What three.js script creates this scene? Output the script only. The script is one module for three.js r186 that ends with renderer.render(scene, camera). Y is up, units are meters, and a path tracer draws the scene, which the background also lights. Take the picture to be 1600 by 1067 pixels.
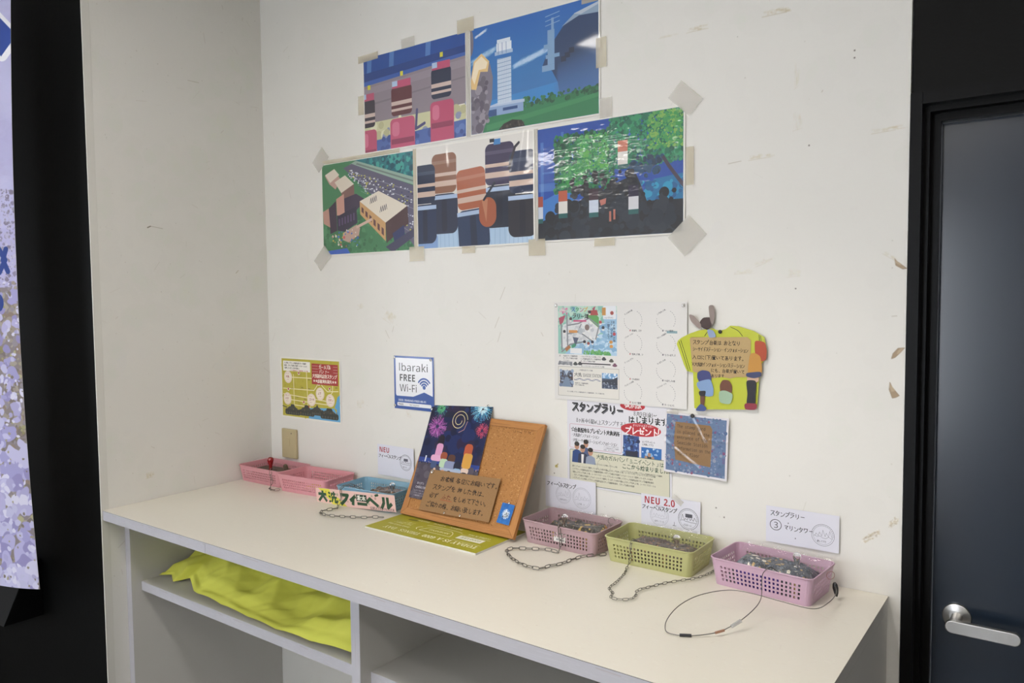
import * as THREE from 'three';
import { RoundedBoxGeometry } from 'three/addons/geometries/RoundedBoxGeometry.js';
import { mergeGeometries } from 'three/addons/utils/BufferGeometryUtils.js';
import { RectAreaLightUniformsLib } from 'three/addons/lights/RectAreaLightUniformsLib.js';

// ---------------------------------------------------------------- camera, daylight, exposure
const scene = new THREE.Scene();
const camera = new THREE.PerspectiveCamera(47.62, 1600 / 1067, 0.05, 60);
camera.position.set(2.3853, 1.5368, 1.7576);
camera.rotation.set(-0.0571, 0.6312, -0.0095, 'YXZ');
const renderer = new THREE.WebGLRenderer({ antialias: true });
renderer.toneMapping = THREE.LinearToneMapping;
renderer.toneMappingExposure = 1.0;
renderer.shadowMap.enabled = true;
renderer.shadowMap.type = THREE.PCFSoftShadowMap;
RectAreaLightUniformsLib.init();
scene.background = new THREE.Color().setRGB(11.5, 12.2, 13.4);          // overcast daylight beyond the shop window
const LAMP_TONE = [1.0, 0.952, 0.885], LAMP_POWER = 13.2;
const FIXTURES = [[1.08, 1.5], [3.4, 2.3], [-0.9, 3.6], [1.5, 4.3], [3.9, 4.6]];   // ceiling fittings, x and z
const CEIL = 2.75, DOWNLIGHT = 3.0;

// ---------------------------------------------------------------- helpers
function rng(seed) { let s = seed >>> 0; return () => { s = (s + 0x6d2b79f5) | 0; let t = Math.imul(s ^ (s >>> 15), 1 | s); t = (t + Math.imul(t ^ (t >>> 7), 61 | t)) ^ t; return ((t ^ (t >>> 14)) >>> 0) / 4294967296; }; }
const used = new Map();
function numbered(name) { const n = used.get(name) ?? 0; used.set(name, n + 1); return n ? name + '_' + String(n).padStart(3, '0') : name; }
function shade(o) { o.traverse((c) => { if (c.isMesh) { c.castShadow = true; c.receiveShadow = true; } }); return o; }
function tag(o, label, category, group) { o.userData.label = label; o.userData.category = category; if (group) o.userData.group = group; return o; }
function thing(name, label, category, pos = [0, 0, 0], turn = 0, group) {
  const o = new THREE.Group(); o.name = numbered(name); o.position.set(...pos); o.rotation.set(0, turn, 0, 'YXZ'); scene.add(o);
  return tag(o, label, category, group);
}
function part(parent, name, geo, mat, pos, rot) {
  const m = new THREE.Mesh(geo, mat); m.name = numbered(name); m.castShadow = m.receiveShadow = true;
  if (pos) m.position.set(...pos); if (rot) m.rotation.set(...rot);
  parent.add(m); return m;
}
function struct(name, geo, mat, pos, rot) { const m = part(scene, name, geo, mat, pos, rot); m.userData.kind = 'structure'; return m; }
const lin = (r, g, b) => new THREE.Color().setRGB(r, g, b);
const std = (color, roughness = 0.6, extra = {}) => new THREE.MeshPhysicalMaterial({ color, roughness, metalness: 0, ...extra });
const box = (w, h, d, r = 0) => (r ? new RoundedBoxGeometry(w, h, d, 2, r) : new THREE.BoxGeometry(w, h, d));
const boxAt = (x0, x1, y0, y1, z0, z1) => new THREE.BoxGeometry(x1 - x0, y1 - y0, z1 - z0).translate((x0 + x1) / 2, (y0 + y1) / 2, (z0 + z1) / 2);
function canvas(w, h) { const c = document.createElement('canvas'); c.width = Math.round(w); c.height = Math.round(h); return c; }
function tex(c, srgb = true) { const t = new THREE.CanvasTexture(c); if (srgb) t.colorSpace = THREE.SRGBColorSpace; t.magFilter = THREE.LinearFilter; t.anisotropy = 8; return t; }
// a drawing w x h millimetres in size; draw(g) works in millimetres, y down
function print(w, h, pxPerMm, draw) {
  const c = canvas(w * pxPerMm, h * pxPerMm), g = c.getContext('2d');
  g.scale(c.width / w, c.height / h); g.lineCap = 'round'; g.lineJoin = 'round'; draw(g, w, h); return tex(c);
}
const fill = (g, color, x, y, w, h) => { g.fillStyle = color; g.fillRect(x, y, w, h); };
function poly(g, color, pts) { g.fillStyle = color; g.beginPath(); pts.forEach(([x, y], i) => (i ? g.lineTo(x, y) : g.moveTo(x, y))); g.closePath(); g.fill(); }
function oval(g, color, x, y, rx, ry, turn = 0) { g.fillStyle = color; g.beginPath(); g.ellipse(x, y, rx, ry, turn, 0, 7); g.fill(); }
function line(g, color, width, pts) { g.strokeStyle = color; g.lineWidth = width; g.beginPath(); pts.forEach(([x, y], i) => (i ? g.lineTo(x, y) : g.moveTo(x, y))); g.stroke(); }
function ring(g, color, width, x, y, rx, ry = rx, a = 0, b = 6.3) { g.strokeStyle = color; g.lineWidth = width; g.beginPath(); g.ellipse(x, y, rx, ry, 0, a, b); g.stroke(); }
function noise2(seed) {
  const r = rng(seed), t = Array.from({ length: 4096 }, () => r());
  const at = (x, y) => t[((x & 63) + (y & 63) * 64)];
  return (x, y) => { const xi = Math.floor(x), yi = Math.floor(y), fx = x - xi, fy = y - yi, s = fx * fx * (3 - 2 * fx), u = fy * fy * (3 - 2 * fy);
    return (at(xi, yi) * (1 - s) + at(xi + 1, yi) * s) * (1 - u) + (at(xi, yi + 1) * (1 - s) + at(xi + 1, yi + 1) * s) * u; };
}

// ---------------------------------------------------------------- Japanese lettering: strokes on a 10 x 10 grid, two digits a point
const G = {
  ス: '11816419 5499', タ: '4014 32826629 3466', ン: '1233 196793', フ: '12826519', イ: '8015 5349', ー: '1585', ル: '313519 616895', ヘ: '063398', ハ: '3219 6298',
  ラ: '2080 13837519', リ: '2126 717649', マ: '128246 3568', ワ: '1215 12827639', オ: '1383 606949 6319', ナ: '0484 505529', ッ: '1425 4244 827649', テ: '2080 0484 545729',
  カ: '03838769 404519', レ: '212994', セ: '048466 313888', ト: '4049 4386', シ: '2142 1435 196793', サ: '0383 3136 717549', ヨ: '21818929 2585', メ: '7119 2378', ミ: '2263 2566 1988',
  ア: '118163 5429', ニ: '2272 0898', ケ: '3015 2282 635629', モ: '2272 1585 424889', キ: '1373 1686 4059', コ: '11818818', ロ: '2181892921', ウ: '5052 21242182846529',
  お: '1363 4048291745758769 7294', に: '1119 4283 465889', い: '12163847 7397', て: '128254465889', す: '0282 5056463544555739', を: '1272 4015445557 8446385989',
  た: '0252 3019 5383 576888', は: '1119 3383 616849476798', ふ: '4152 4456675849 2619 7697', し: '3137496987', め: '2248 614728163463858869', さ: '0373 3066 172969', こ: '2272 172989',
  の: '524728162352848769', り: '212635 717649', ま: '1282 1585 50583928375789', も: '4037497986 1363 1565', あ: '1272 4149 645739182564868869', か: '03636748 4019 7294',
  る: '217126648679494768', と: '3045 8336284989', ら: '4162 232665867849', な: '0252 3016 7183 646849385789', よ: '505829275789 5272', く: '712589', れ: '3039 11341728 53758799',
  ね: '3039 1134 17537578', ん: '4028366979', み: '216125182 57667 8469', え: '4162 2474 745619 577899',
  一: '0595', 
  客: '14129294 5052 4316 437317 4599 3777793937', 様: '0333 2029 2307 2346 5061 8071 4282 4484 3696 6169 6649 6699', 各: '4013 327207 2497 3777793937', 位: '3014 2329 6062 4292 5458 8467 3999',
  願: '0151 0109 1343461613 3639 1618 4658 6191 6393996963 6595 6797', 押: '0333 202819 0745 4282864642 4484 6269', 後: '3013 3205 2529 6042 624384 5326 4383 8339 5499', 必: '1417 4052 3337497986 8129 8487',
  下: '0191 5159 5375', 協: '0343 2029 4181 6144 8184 3666 4639 6668 7696 8679 9699', 力: '03838769 404519', 程: '4021 0343 2129 2307 2346 5181845451 5696 7679 4999 5797',
  致: '0141 2114 1444 0646 2449 0949 6044 5393 8349 5599', 大: '0393 505409 5499', 洗: '0122 0425 0928 4134 3282 6065 3595 5539 75799997', 台: '502484 7295 2686892926',
  紙: '301434 421646 3639 1718 4748 8152 5159 5585 717899', 入: '314253 5309 5399', 口: '2282882822', 置: '1181841411 3134 6164 1585 5456 3676793936 3777 3878 1519 1999',
  駅: '1116 1151 1353 1646 4649 0809 1819 2829 6191946461 6159 7499', 道: '1021 0323 2327 0927 2799 4152 8171 4292 5383885853 5585 5787', 月: '313619 318189 3383 3686', 日: '2181892921 2585',
  金: '5005 5095 3474 1686 5459 2738 7768 0999', 所: '0141 1343461613 1309 8152 525649 5595 7579', 中: '1383861613 5059', 個: '2013 1219 3191993931 4474 6266 4666684846', 以: '121845 3445 826439 7699',
  上: '5159 5484 0999', 配: '0151 0353590903 2125 3135 0757 619195 6595 6569 699997', 布: '0292 4006 3438 348488 5259', 交: '5052 0292 3315 6385 7309 3499',
  換: '0333 2029 0745 5043 5172 4383864643 3696 6339 6699', 場: '0333 2028 0846 5181845451 5282 3595 5547 575837 9689', 観: '1031 0242 2015 1519 1545 1747 1949 3439 6191956561 6393 7559 85899998',
  光: '5054 1133 8163 0595 3519 65699997', 記: '2131 0343 1535 0747490907 619194 6494 64699997', 念: '5004 5094 4353 347456 1618 36397988 5666 8697', 設: '2131 0343 1535 0747490907 616344 61818494 5696 9649 5699',
  案: '5051 13119193 4335 65 1484 7335 0696 5559 5609 5699', 内: '1219 12828988 5036 4577', 始: '201638 4209 0343 70539383 8294 5686895956', 教: '1141 2124 0343 5008 2545 4527 2539 0847 6044 5393 8349 5599',
  本: '0393 5059 5308 5398 3767', 復: '3013 3205 2529 5032 4191 4383864643 4484 5637 567648 6499', 刻: '2021 0151 3114 4416 3409 4639 6267 9199', 版: '111609 1444 3134 3739 5191 515539 5393 8359 6499',
  '「': '714146', '」': '636939', '、': '1839', '※': '1199 9119', '・': '5455', '～': '163446759484',
};
const VOICED = 'ガカギキグクゲケゴコザサジシズスゼセダタデテドトバハビヒブフベヘがかぎきぐくげけごこざさじしずすぜせだただちでてどとばはびひぶふべへ', SEMI = 'パハプフペヘポホぱはぷふ', SMALL = { ィ: 'イ', ァ: 'ア', ョ: 'ヨ', ォ: 'オ', ヶ: 'ケ', っ: 'ッ' };
const pair = (s, ch) => { for (let i = 0; i < s.length; i += 2) if (s[i] === ch) return s[i + 1]; return null; };
// text along x from (x, y) = top left; size = height of a full letter
function jtext(g, text, x, y, size, o = {}) {
  const { weight = 0.09, color = '#1a1a1a', sx = 1, font = 'sans-serif', vertical = false, wobble = 0, bold = false, gap = 1.04 } = o, r = rng(text.length * 77 + Math.round(x * 13 + y * 7) + 5);
  g.strokeStyle = color; g.fillStyle = color; g.lineCap = o.cap ?? 'round'; g.lineJoin = 'round';
  let cx = x, cy = y;
  for (const ch0 of text) {
    let ch = ch0, mark = '', k = 1;
    if (SMALL[ch]) { ch = SMALL[ch]; k = 0.72; }
    if (!G[ch]) { const v = pair(VOICED, ch), p = pair(SEMI, ch); if (v) { ch = v; mark = 'v'; } else if (p) { ch = p; mark = 'p'; } }
    const jx = (r() - 0.5) * wobble * size, jy = (r() - 0.5) * wobble * size, u = size / 10 * k, oy = cy + jy + (k < 1 ? size * 0.25 : 0), ox = cx + jx + (k < 1 ? size * 0.06 : 0);
    if (ch === '。') { ring(g, color, weight * size * 0.7, ox + size * 0.2, oy + size * 0.85, size * 0.11); cx += size * sx * 0.7; continue; }
    if (G[ch]) {
      g.lineWidth = weight * size;
      for (const stroke of G[ch].split(' ')) {
        g.beginPath();
        for (let i = 0; i + 1 < stroke.length; i += 2) { const px = ox + (+stroke[i] + 0.5) * u * sx, py = oy + (+stroke[i + 1] + 0.5) * u; if (vertical && ch === 'ー') { (i ? g.lineTo : g.moveTo).call(g, ox + 5 * u, oy + (+stroke[i] + 0.5) * u); } else (i ? g.lineTo : g.moveTo).call(g, px, py); }
        g.stroke();
      }
      if (mark === 'v') { line(g, color, weight * size * 0.8, [[ox + 7.9 * u * sx, oy], [ox + 8.5 * u * sx, oy + 1.5 * u]]); line(g, color, weight * size * 0.8, [[ox + 9.2 * u * sx, oy - 0.4 * u], [ox + 9.8 * u * sx, oy + 1.1 * u]]); }
      if (mark === 'p') ring(g, color, weight * size * 0.7, ox + 9.2 * u * sx, oy + 0.6 * u, size * 0.09);
      if (vertical) cy += size * gap; else cx += size * sx * gap * (k < 1 ? 0.85 : 1);
    } else if (ch === ' ') { if (vertical) cy += size * 0.4; else cx += size * sx * 0.4; }
    else if (ch === '☆' || ch === '★') {
      g.beginPath(); for (let i = 0; i < 10; i++) { const a = -Math.PI / 2 + i * Math.PI / 5, q = (i % 2 ? 0.2 : 0.46) * size; g.lineTo(ox + size / 2 + Math.cos(a) * q, oy + size / 2 + Math.sin(a) * q); } g.closePath();
      if (ch === '★') g.fill(); else { g.lineWidth = weight * size * 0.7; g.stroke(); } cx += size * sx;
    } else {
      g.save(); g.font = (weight > 0.11 || bold ? 'bold ' : '') + '100px ' + font; g.translate(ox, oy + size * 0.9); g.scale(size / 100 * sx * 1.1, size / 100 * 1.15); g.fillText(ch, 0, 0); const w = g.measureText(ch).width; g.restore();
      if (vertical) cy += size * gap; else cx += w * size / 100 * sx * 1.1 + size * 0.03;
    }
  }
  return cx;
}
function latin(g, text, x, y, size, color, o = {}) {   // (x, y) = left end of the base line
  g.save(); g.translate(x, y); if (o.turn) g.rotate(o.turn); g.font = (o.bold ? 'bold ' : '') + '100px ' + (o.font ?? 'sans-serif'); g.fillStyle = color; g.strokeStyle = color;
  const w = g.measureText(text).width, k = size / 100, kx = o.width ? o.width / w : k * (o.sx ?? 1); g.scale(kx, k);
  if (o.thin) { g.lineWidth = o.thin; g.strokeText(text, 0, 0); } else g.fillText(text, 0, 0); g.restore();
}
// rows of fine lettering (too small to read in the photograph), set from the phrases of the sheets themselves
const FINE = 'スタンプ台紙は大洗駅インフォメーションにて配布しています。8ヶ所中6個以上スタンプを押した後、シーサイドステーションでプレゼントと交換して下さい。大洗観光記念スタンプ設置場所案内、';
function rows(g, x, y, w, n, pitch, size, color, seed, slope = 0) {
  const r = rng(seed); let k = Math.floor(r() * FINE.length);
  for (let i = 0; i < n; i++) { const end = x + w * (i === n - 1 && n > 1 ? 0.5 + 0.4 * r() : 0.94 + 0.06 * r()); let cx = x, s = ''; while (cx + size * 0.8 < end) { s += FINE[k++ % FINE.length]; cx += size * 0.83; } jtext(g, s, x, y + i * pitch - size / 2, size, { color, weight: 0.1, sx: 0.8 }); }
}
// petals and leaves with uneven outlines
function petals(g, n, seed, colors, x, y, w, h, r0, r1) { const r = rng(seed); for (let i = 0; i < n; i++) { const q = r0 + (r1 - r0) * r() * r(), cx = x + w * r(), cy = y + h * r(), c = colors[Math.floor(r() * colors.length)], a0 = r() * 6.3, sq = 0.5 + 0.6 * r(), pts = []; for (let k = 0; k < 11; k++) { const a = k / 11 * 6.283, e = q * (0.62 + 0.5 * r()); const u = Math.cos(a) * e, v = Math.sin(a) * e * sq; pts.push([cx + u * Math.cos(a0) - v * Math.sin(a0), cy + u * Math.sin(a0) + v * Math.cos(a0)]); } g.fillStyle = c; g.beginPath(); const m = (a, b) => [(a[0] + b[0]) / 2, (a[1] + b[1]) / 2]; g.moveTo(...m(pts[10], pts[0])); for (let k = 0; k < 11; k++) g.quadraticCurveTo(...pts[k], ...m(pts[k], pts[(k + 1) % 11])); g.fill(); } }
function blots(g, n, seed, colors, x, y, w, h, r0, r1, stretch = 1) { const r = rng(seed); for (let i = 0; i < n; i++) { const q = r0 + (r1 - r0) * r() * r(); oval(g, colors[Math.floor(r() * colors.length)], x + w * r(), y + h * r(), q * stretch, q, r() * 0.8 - 0.4); } }

// ---------------------------------------------------------------- sheets: front grid with its own relief, back, thin edge. origin bottom left
function sheetGeo(w, h, nx, ny, relief, th = 0.0004) {
  const pos = [], uv = [], idx = [], idb = [], id = (i, j, b) => b * (nx + 1) * (ny + 1) + j * (nx + 1) + i;
  for (const b of [0, 1]) for (let j = 0; j <= ny; j++) for (let i = 0; i <= nx; i++) { const u = i / nx, v = j / ny; pos.push(u * w, v * h, (relief ? relief(u, v) : 0) - b * th); uv.push(u, v); }
  for (let j = 0; j < ny; j++) for (let i = 0; i < nx; i++) { idx.push(id(i, j, 0), id(i + 1, j, 0), id(i + 1, j + 1, 0), id(i, j, 0), id(i + 1, j + 1, 0), id(i, j + 1, 0)); idb.push(id(i, j, 1), id(i + 1, j + 1, 1), id(i + 1, j, 1), id(i, j, 1), id(i, j + 1, 1), id(i + 1, j + 1, 1)); }
  const nPos = pos.length / 3, rim = [];
  for (let i = 0; i <= nx; i++) rim.push([i, 0]); for (let j = 1; j <= ny; j++) rim.push([nx, j]); for (let i = nx - 1; i >= 0; i--) rim.push([i, ny]); for (let j = ny - 1; j >= 0; j--) rim.push([0, j]);
  rim.forEach(([i, j], k) => { for (const b of [0, 1]) { const a = id(i, j, b) * 3; pos.push(pos[a], pos[a + 1], pos[a + 2]); uv.push(0.001, 0.001); } if (k) { const p = nPos + k * 2; idb.push(p - 2, p - 1, p, p, p - 1, p + 1); } });
  const g = new THREE.BufferGeometry(); g.setAttribute('position', new THREE.Float32BufferAttribute(pos, 3)); g.setAttribute('uv', new THREE.Float32BufferAttribute(uv, 2));
  g.setIndex([...idx, ...idb]); g.addGroup(0, idx.length, 0); g.addGroup(idx.length, idb.length, 1); g.computeVertexNormals(); return g;
}
const paperBack = std(lin(0.8, 0.8, 0.8), 0.7);
const glossy = (map, rough = 0.16) => std('#ffffff', 0.55, { map, clearcoat: 1, clearcoatRoughness: rough });
const matte = (map) => std('#ffffff', 0.62, { map });
const speckle = (() => { const c = document.createElement('canvas'); c.width = c.height = 64; const g = c.getContext('2d'), r = rng(17); for (let i = 0; i < 64; i++) for (let j = 0; j < 64; j++) { const v = Math.floor(r() * 255); g.fillStyle = 'rgb(' + v + ',' + v + ',' + v + ')'; g.fillRect(i, j, 1, 1); } return tex(c, false); })();
const tapeMat = std(lin(0.74, 0.67, 0.51), 0.3, { transparent: true, opacity: 0.36 });
const tapeWhite = std(lin(0.76, 0.73, 0.67), 0.2, { transparent: true, opacity: 0.36, bumpMap: speckle, bumpScale: 0.0003 });
// a bit of sticky tape, centre (x, y) of the parent's sheet in metres
function tape(parent, x, y, w, h, turn = 0, mat = tapeMat, z = 0.0009) {
  const r = rng(Math.round(x * 9999 + y * 777) + 3), n = noise2(Math.round(x * 997) + 11);
  const g = sheetGeo(w, h, 10, 6, (u, v) => 0.0006 * n(u * 4 + x * 60, v * 3), 0.00008); g.translate(-w / 2, -h / 2, 0);
  return part(parent, 'tape', g, [mat, mat], [x, y, z + r() * 0.0003], [0, 0, turn]);
}
const pinGeo = new THREE.LatheGeometry([[0, 0.007], [0.0045, 0.0066], [0.006, 0.005], [0.006, 0.003], [0.0035, 0.0022], [0.0035, 0.001], [0.0008, 0.0008], [0.0008, 0]].map(([a, b]) => new THREE.Vector2(a, b)), 16).rotateX(Math.PI / 2);
const clearMat = std('#ffffff', 0.04, { transmission: 1, thickness: 0.006, ior: 1.49 });
const darkPin = std(lin(0.03, 0.028, 0.025), 0.4);
const pin = (parent, x, y, mat = clearMat, s = 1, z = 0.0006) => { const p = part(parent, 'push_pin', pinGeo, mat, [x, y, z]); p.scale.setScalar(s); return p; };

// ---------------------------------------------------------------- the room
const XW = 2.102, DEEP = 0.62, COUNTER = 0.9;
// painted board: colour with the stains, tape residue, scuffs and torn patches the photograph shows (metres, y up)
function wallTexture(w, h, pxw, pxh, seed, marks) {
  const c = canvas(pxw, pxh), g = c.getContext('2d'), r = rng(seed), n = noise2(seed);
  fill(g, '#e2e0da', 0, 0, pxw, pxh);
  g.scale(pxw / w, pxh / h); g.translate(0, h); g.scale(1, -1); g.lineCap = 'round';
  for (let i = 0; i < 900; i++) { const x = w * r(), y = h * r(), q = 0.004 + 0.03 * r(); oval(g, n(x * 5, y * 5) > 0.5 ? 'rgba(214,206,190,0.05)' : 'rgba(232,232,230,0.07)', x, y, q * (1 + r()), q, r() * 3); }
  for (let i = 0; i < 260; i++) { const x = w * r(), y = h * r(); oval(g, 'rgba(120,110,95,' + (0.12 + 0.3 * r()) + ')', x, y, 0.0006 + 0.001 * r(), 0.0006 + 0.0008 * r()); }
  for (let i = 0; i < 70; i++) { const x = w * r(), y = h * r(), a = r() * 6.3, l = 0.006 + 0.03 * r(); line(g, 'rgba(165,155,138,' + (0.12 + 0.22 * r()) + ')', 0.0008 + 0.001 * r(), [[x, y], [x + Math.cos(a) * l, y + Math.sin(a) * l]]); }
  marks(g, r); return tex(c);
}
const residue = (g, r, x, y, w, h, turn, strong = 1) => { g.save(); g.translate(x, y); g.rotate(turn); for (let i = 0; i < 40; i++) { const u = r(), v = r(); g.fillStyle = 'rgba(' + (r() < 0.5 ? '186,170,128,' : '205,196,172,') + (0.05 + 0.13 * r()) * strong + ')'; g.fillRect(u * w * 0.85, v * h * 0.7, w * (0.05 + 0.2 * r()), h * (0.1 + 0.3 * r())); } line(g, 'rgba(160,142,100,' + 0.28 * strong + ')', 0.0012, [[0, 0], [w * (0.5 + 0.5 * r()), h * 0.1]]); g.restore(); };
const torn = (g, pts) => { poly(g, '#a8937a', pts); line(g, '#8d7a63', 0.0012, [...pts, pts[0]]); poly(g, 'rgba(196,178,150,0.6)', pts.map(([x, y]) => [x * 0.6 + pts[0][0] * 0.4, y * 0.6 + pts[0][1] * 0.4])); };
const backMap = wallTexture(XW, CEIL, 1536, 2010, 3, (g, r) => {
  residue(g, r, 1.80, 2.155, 0.062, 0.014, -0.03, 1.6); residue(g, r, 1.62, 2.157, 0.055, 0.012, -0.02, 0.9); residue(g, r, 1.55, 2.158, 0.05, 0.006, -0.02, 0.6);
  residue(g, r, 1.872, 1.985, 0.012, 0.06, 0, 0.5); residue(g, r, 2.03, 1.868, 0.066, 0.011, 0.03, 0.9); residue(g, r, 1.772, 1.842, 0.055, 0.013, 0.02, 0.9); residue(g, r, 1.87, 1.895, 0.02, 0.04, 0, 0.4);
  residue(g, r, 0.47, 1.50, 0.035, 0.018, 0.2, 0.5); residue(g, r, 0.585, 1.475, 0.05, 0.045, -0.6, 0.7); residue(g, r, 0.46, 1.175, 0.035, 0.03, 0, 0.5); residue(g, r, 0.68, 1.168, 0.03, 0.02, -0.3, 0.4);
  residue(g, r, 1.79, 1.60, 0.045, 0.012, 0.3, 0.5); residue(g, r, 1.74, 1.585, 0.045, 0.01, 0, 0.5); residue(g, r, 1.86, 1.575, 0.03, 0.02, 0, 0.4); residue(g, r, 2.055, 1.62, 0.035, 0.008, -0.6, 0.7);
  torn(g, [[2.079, 1.608], [2.083, 1.603], [2.1015, 1.588], [2.094, 1.587], [2.081, 1.595]]);
  torn(g, [[2.1, 1.425], [2.088, 1.424], [2.079, 1.413], [2.076, 1.402], [2.083, 1.405], [2.093, 1.416]]);
  torn(g, [[2.074, 1.352], [2.078, 1.343], [2.092, 1.326], [2.086, 1.322], [2.079, 1.32], [2.073, 1.337]]);
  for (let i = 0; i < 170; i++) { const a = r() < 0.62, u = r(), x = a ? 2.027 + 0.032 * u : 2.078 + 0.016 * u, y = a ? 1.008 + 0.026 * u : 1.052 + 0.014 * u; oval(g, ['rgba(188,172,136,0.3)', 'rgba(150,134,108,0.28)', 'rgba(240,238,230,0.4)', 'rgba(200,190,160,0.3)'][Math.floor(r() * 4)], x + (r() - 0.5) * 0.006, y + (r() - 0.5) * 0.012, 0.0008 + 0.003 * r(), 0.0006 + 0.0016 * r(), 0.6); }
  for (const [x, y, l, a] of [[1.04, 1.45, 0.035, 1.1], [1.05, 1.41, 0.03, 1.2], [1.06, 1.53, 0.04, 1.1], [1.2, 1.44, 0.012, -1], [1.19, 1.185, 0.014, -1.2], [0.49, 1.02, 0.01, 1], [1.725, 1.84, 0.03, 0.1], [0.6, 1.435, 0.03, -1], [0.63, 1.43, 0.02, 1.2], [2.075, 1.49, 0.01, 0.1], [1.93, 1.97, 0.004, 1]]) line(g, 'rgba(128,112,90,0.34)', 0.0014, [[x, y], [x + Math.cos(a) * l, y + Math.sin(a) * l]]);
  for (const [x, y] of [[1.995, 2.045], [1.995, 2.03], [1.905, 1.86], [1.88, 1.55], [1.24, 1.055], [1.70, 1.03], [1.72, 1.01]]) oval(g, 'rgba(70,62,54,0.75)', x, y, 0.0016, 0.0016);
  oval(g, 'rgba(170,150,60,0.6)', 1.247, 1.075, 0.005, 0.004); line(g, 'rgba(150,130,60,0.6)', 0.003, [[1.245, 1.075], [1.252, 1.082]]);
});
const leftMap = wallTexture(0.6, CEIL, 512, 2000, 8, (g, r) => {
  line(g, 'rgba(100,92,74,0.85)', 0.003, [[0.155, 1.768], [0.165, 1.773]]); line(g, 'rgba(140,130,110,0.6)', 0.0015, [[0.165, 1.773], [0.205, 1.768]]);
  residue(g, r, 0.12, 0.97, 0.03, 0.02, 0, 0.9); line(g, 'rgba(150,140,110,0.6)', 0.002, [[0.48, 1.64], [0.47, 1.63]]); line(g, 'rgba(150,140,110,0.4)', 0.0015, [[0.35, 2.26], [0.31, 2.26]]);
});
const peel = (() => { const c = canvas(512, 512), g = c.getContext('2d'), n = noise2(21), m = noise2(22), d = g.createImageData(512, 512); for (let i = 0; i < 512 * 512; i++) { const x = i % 512, y = i >> 9, v = 110 + 70 * n(x / 8, y / 8) + 50 * m(x / 32, y / 16); d.data[i * 4] = d.data[i * 4 + 1] = d.data[i * 4 + 2] = v; d.data[i * 4 + 3] = 255; } g.putImageData(d, 0, 0); const t = tex(c, false); t.wrapS = t.wrapT = THREE.RepeatWrapping; return t; })();
const peelAt = (u, v) => { const t = peel.clone(); t.repeat.set(u, v); t.needsUpdate = true; return t; };
const wallWhite = std('#ffffff', 0.45, { specularIntensity: 0.5, map: backMap, bumpMap: peelAt(5, 6), bumpScale: 0.0004 });
const leftWhite = std('#ffffff', 0.36, { map: leftMap, bumpMap: peelAt(1.4, 6), bumpScale: 0.0004 });
const plainWhite = std('#e0ddd4', 0.5), frameWhite = std('#d9d7d0', 0.42);
const blackPaint = std(lin(0.0028, 0.003, 0.003), 0.5, { specularIntensity: 0.14, bumpMap: peelAt(4, 4), bumpScale: 0.0003 });
const blackMetal = std(lin(0.004, 0.0042, 0.0045), 0.4, { specularIntensity: 0.25 });
const roomWall = std(lin(0.55, 0.54, 0.51), 0.7), ceilingWhite = std(lin(0.84, 0.83, 0.81), 0.8);
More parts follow.
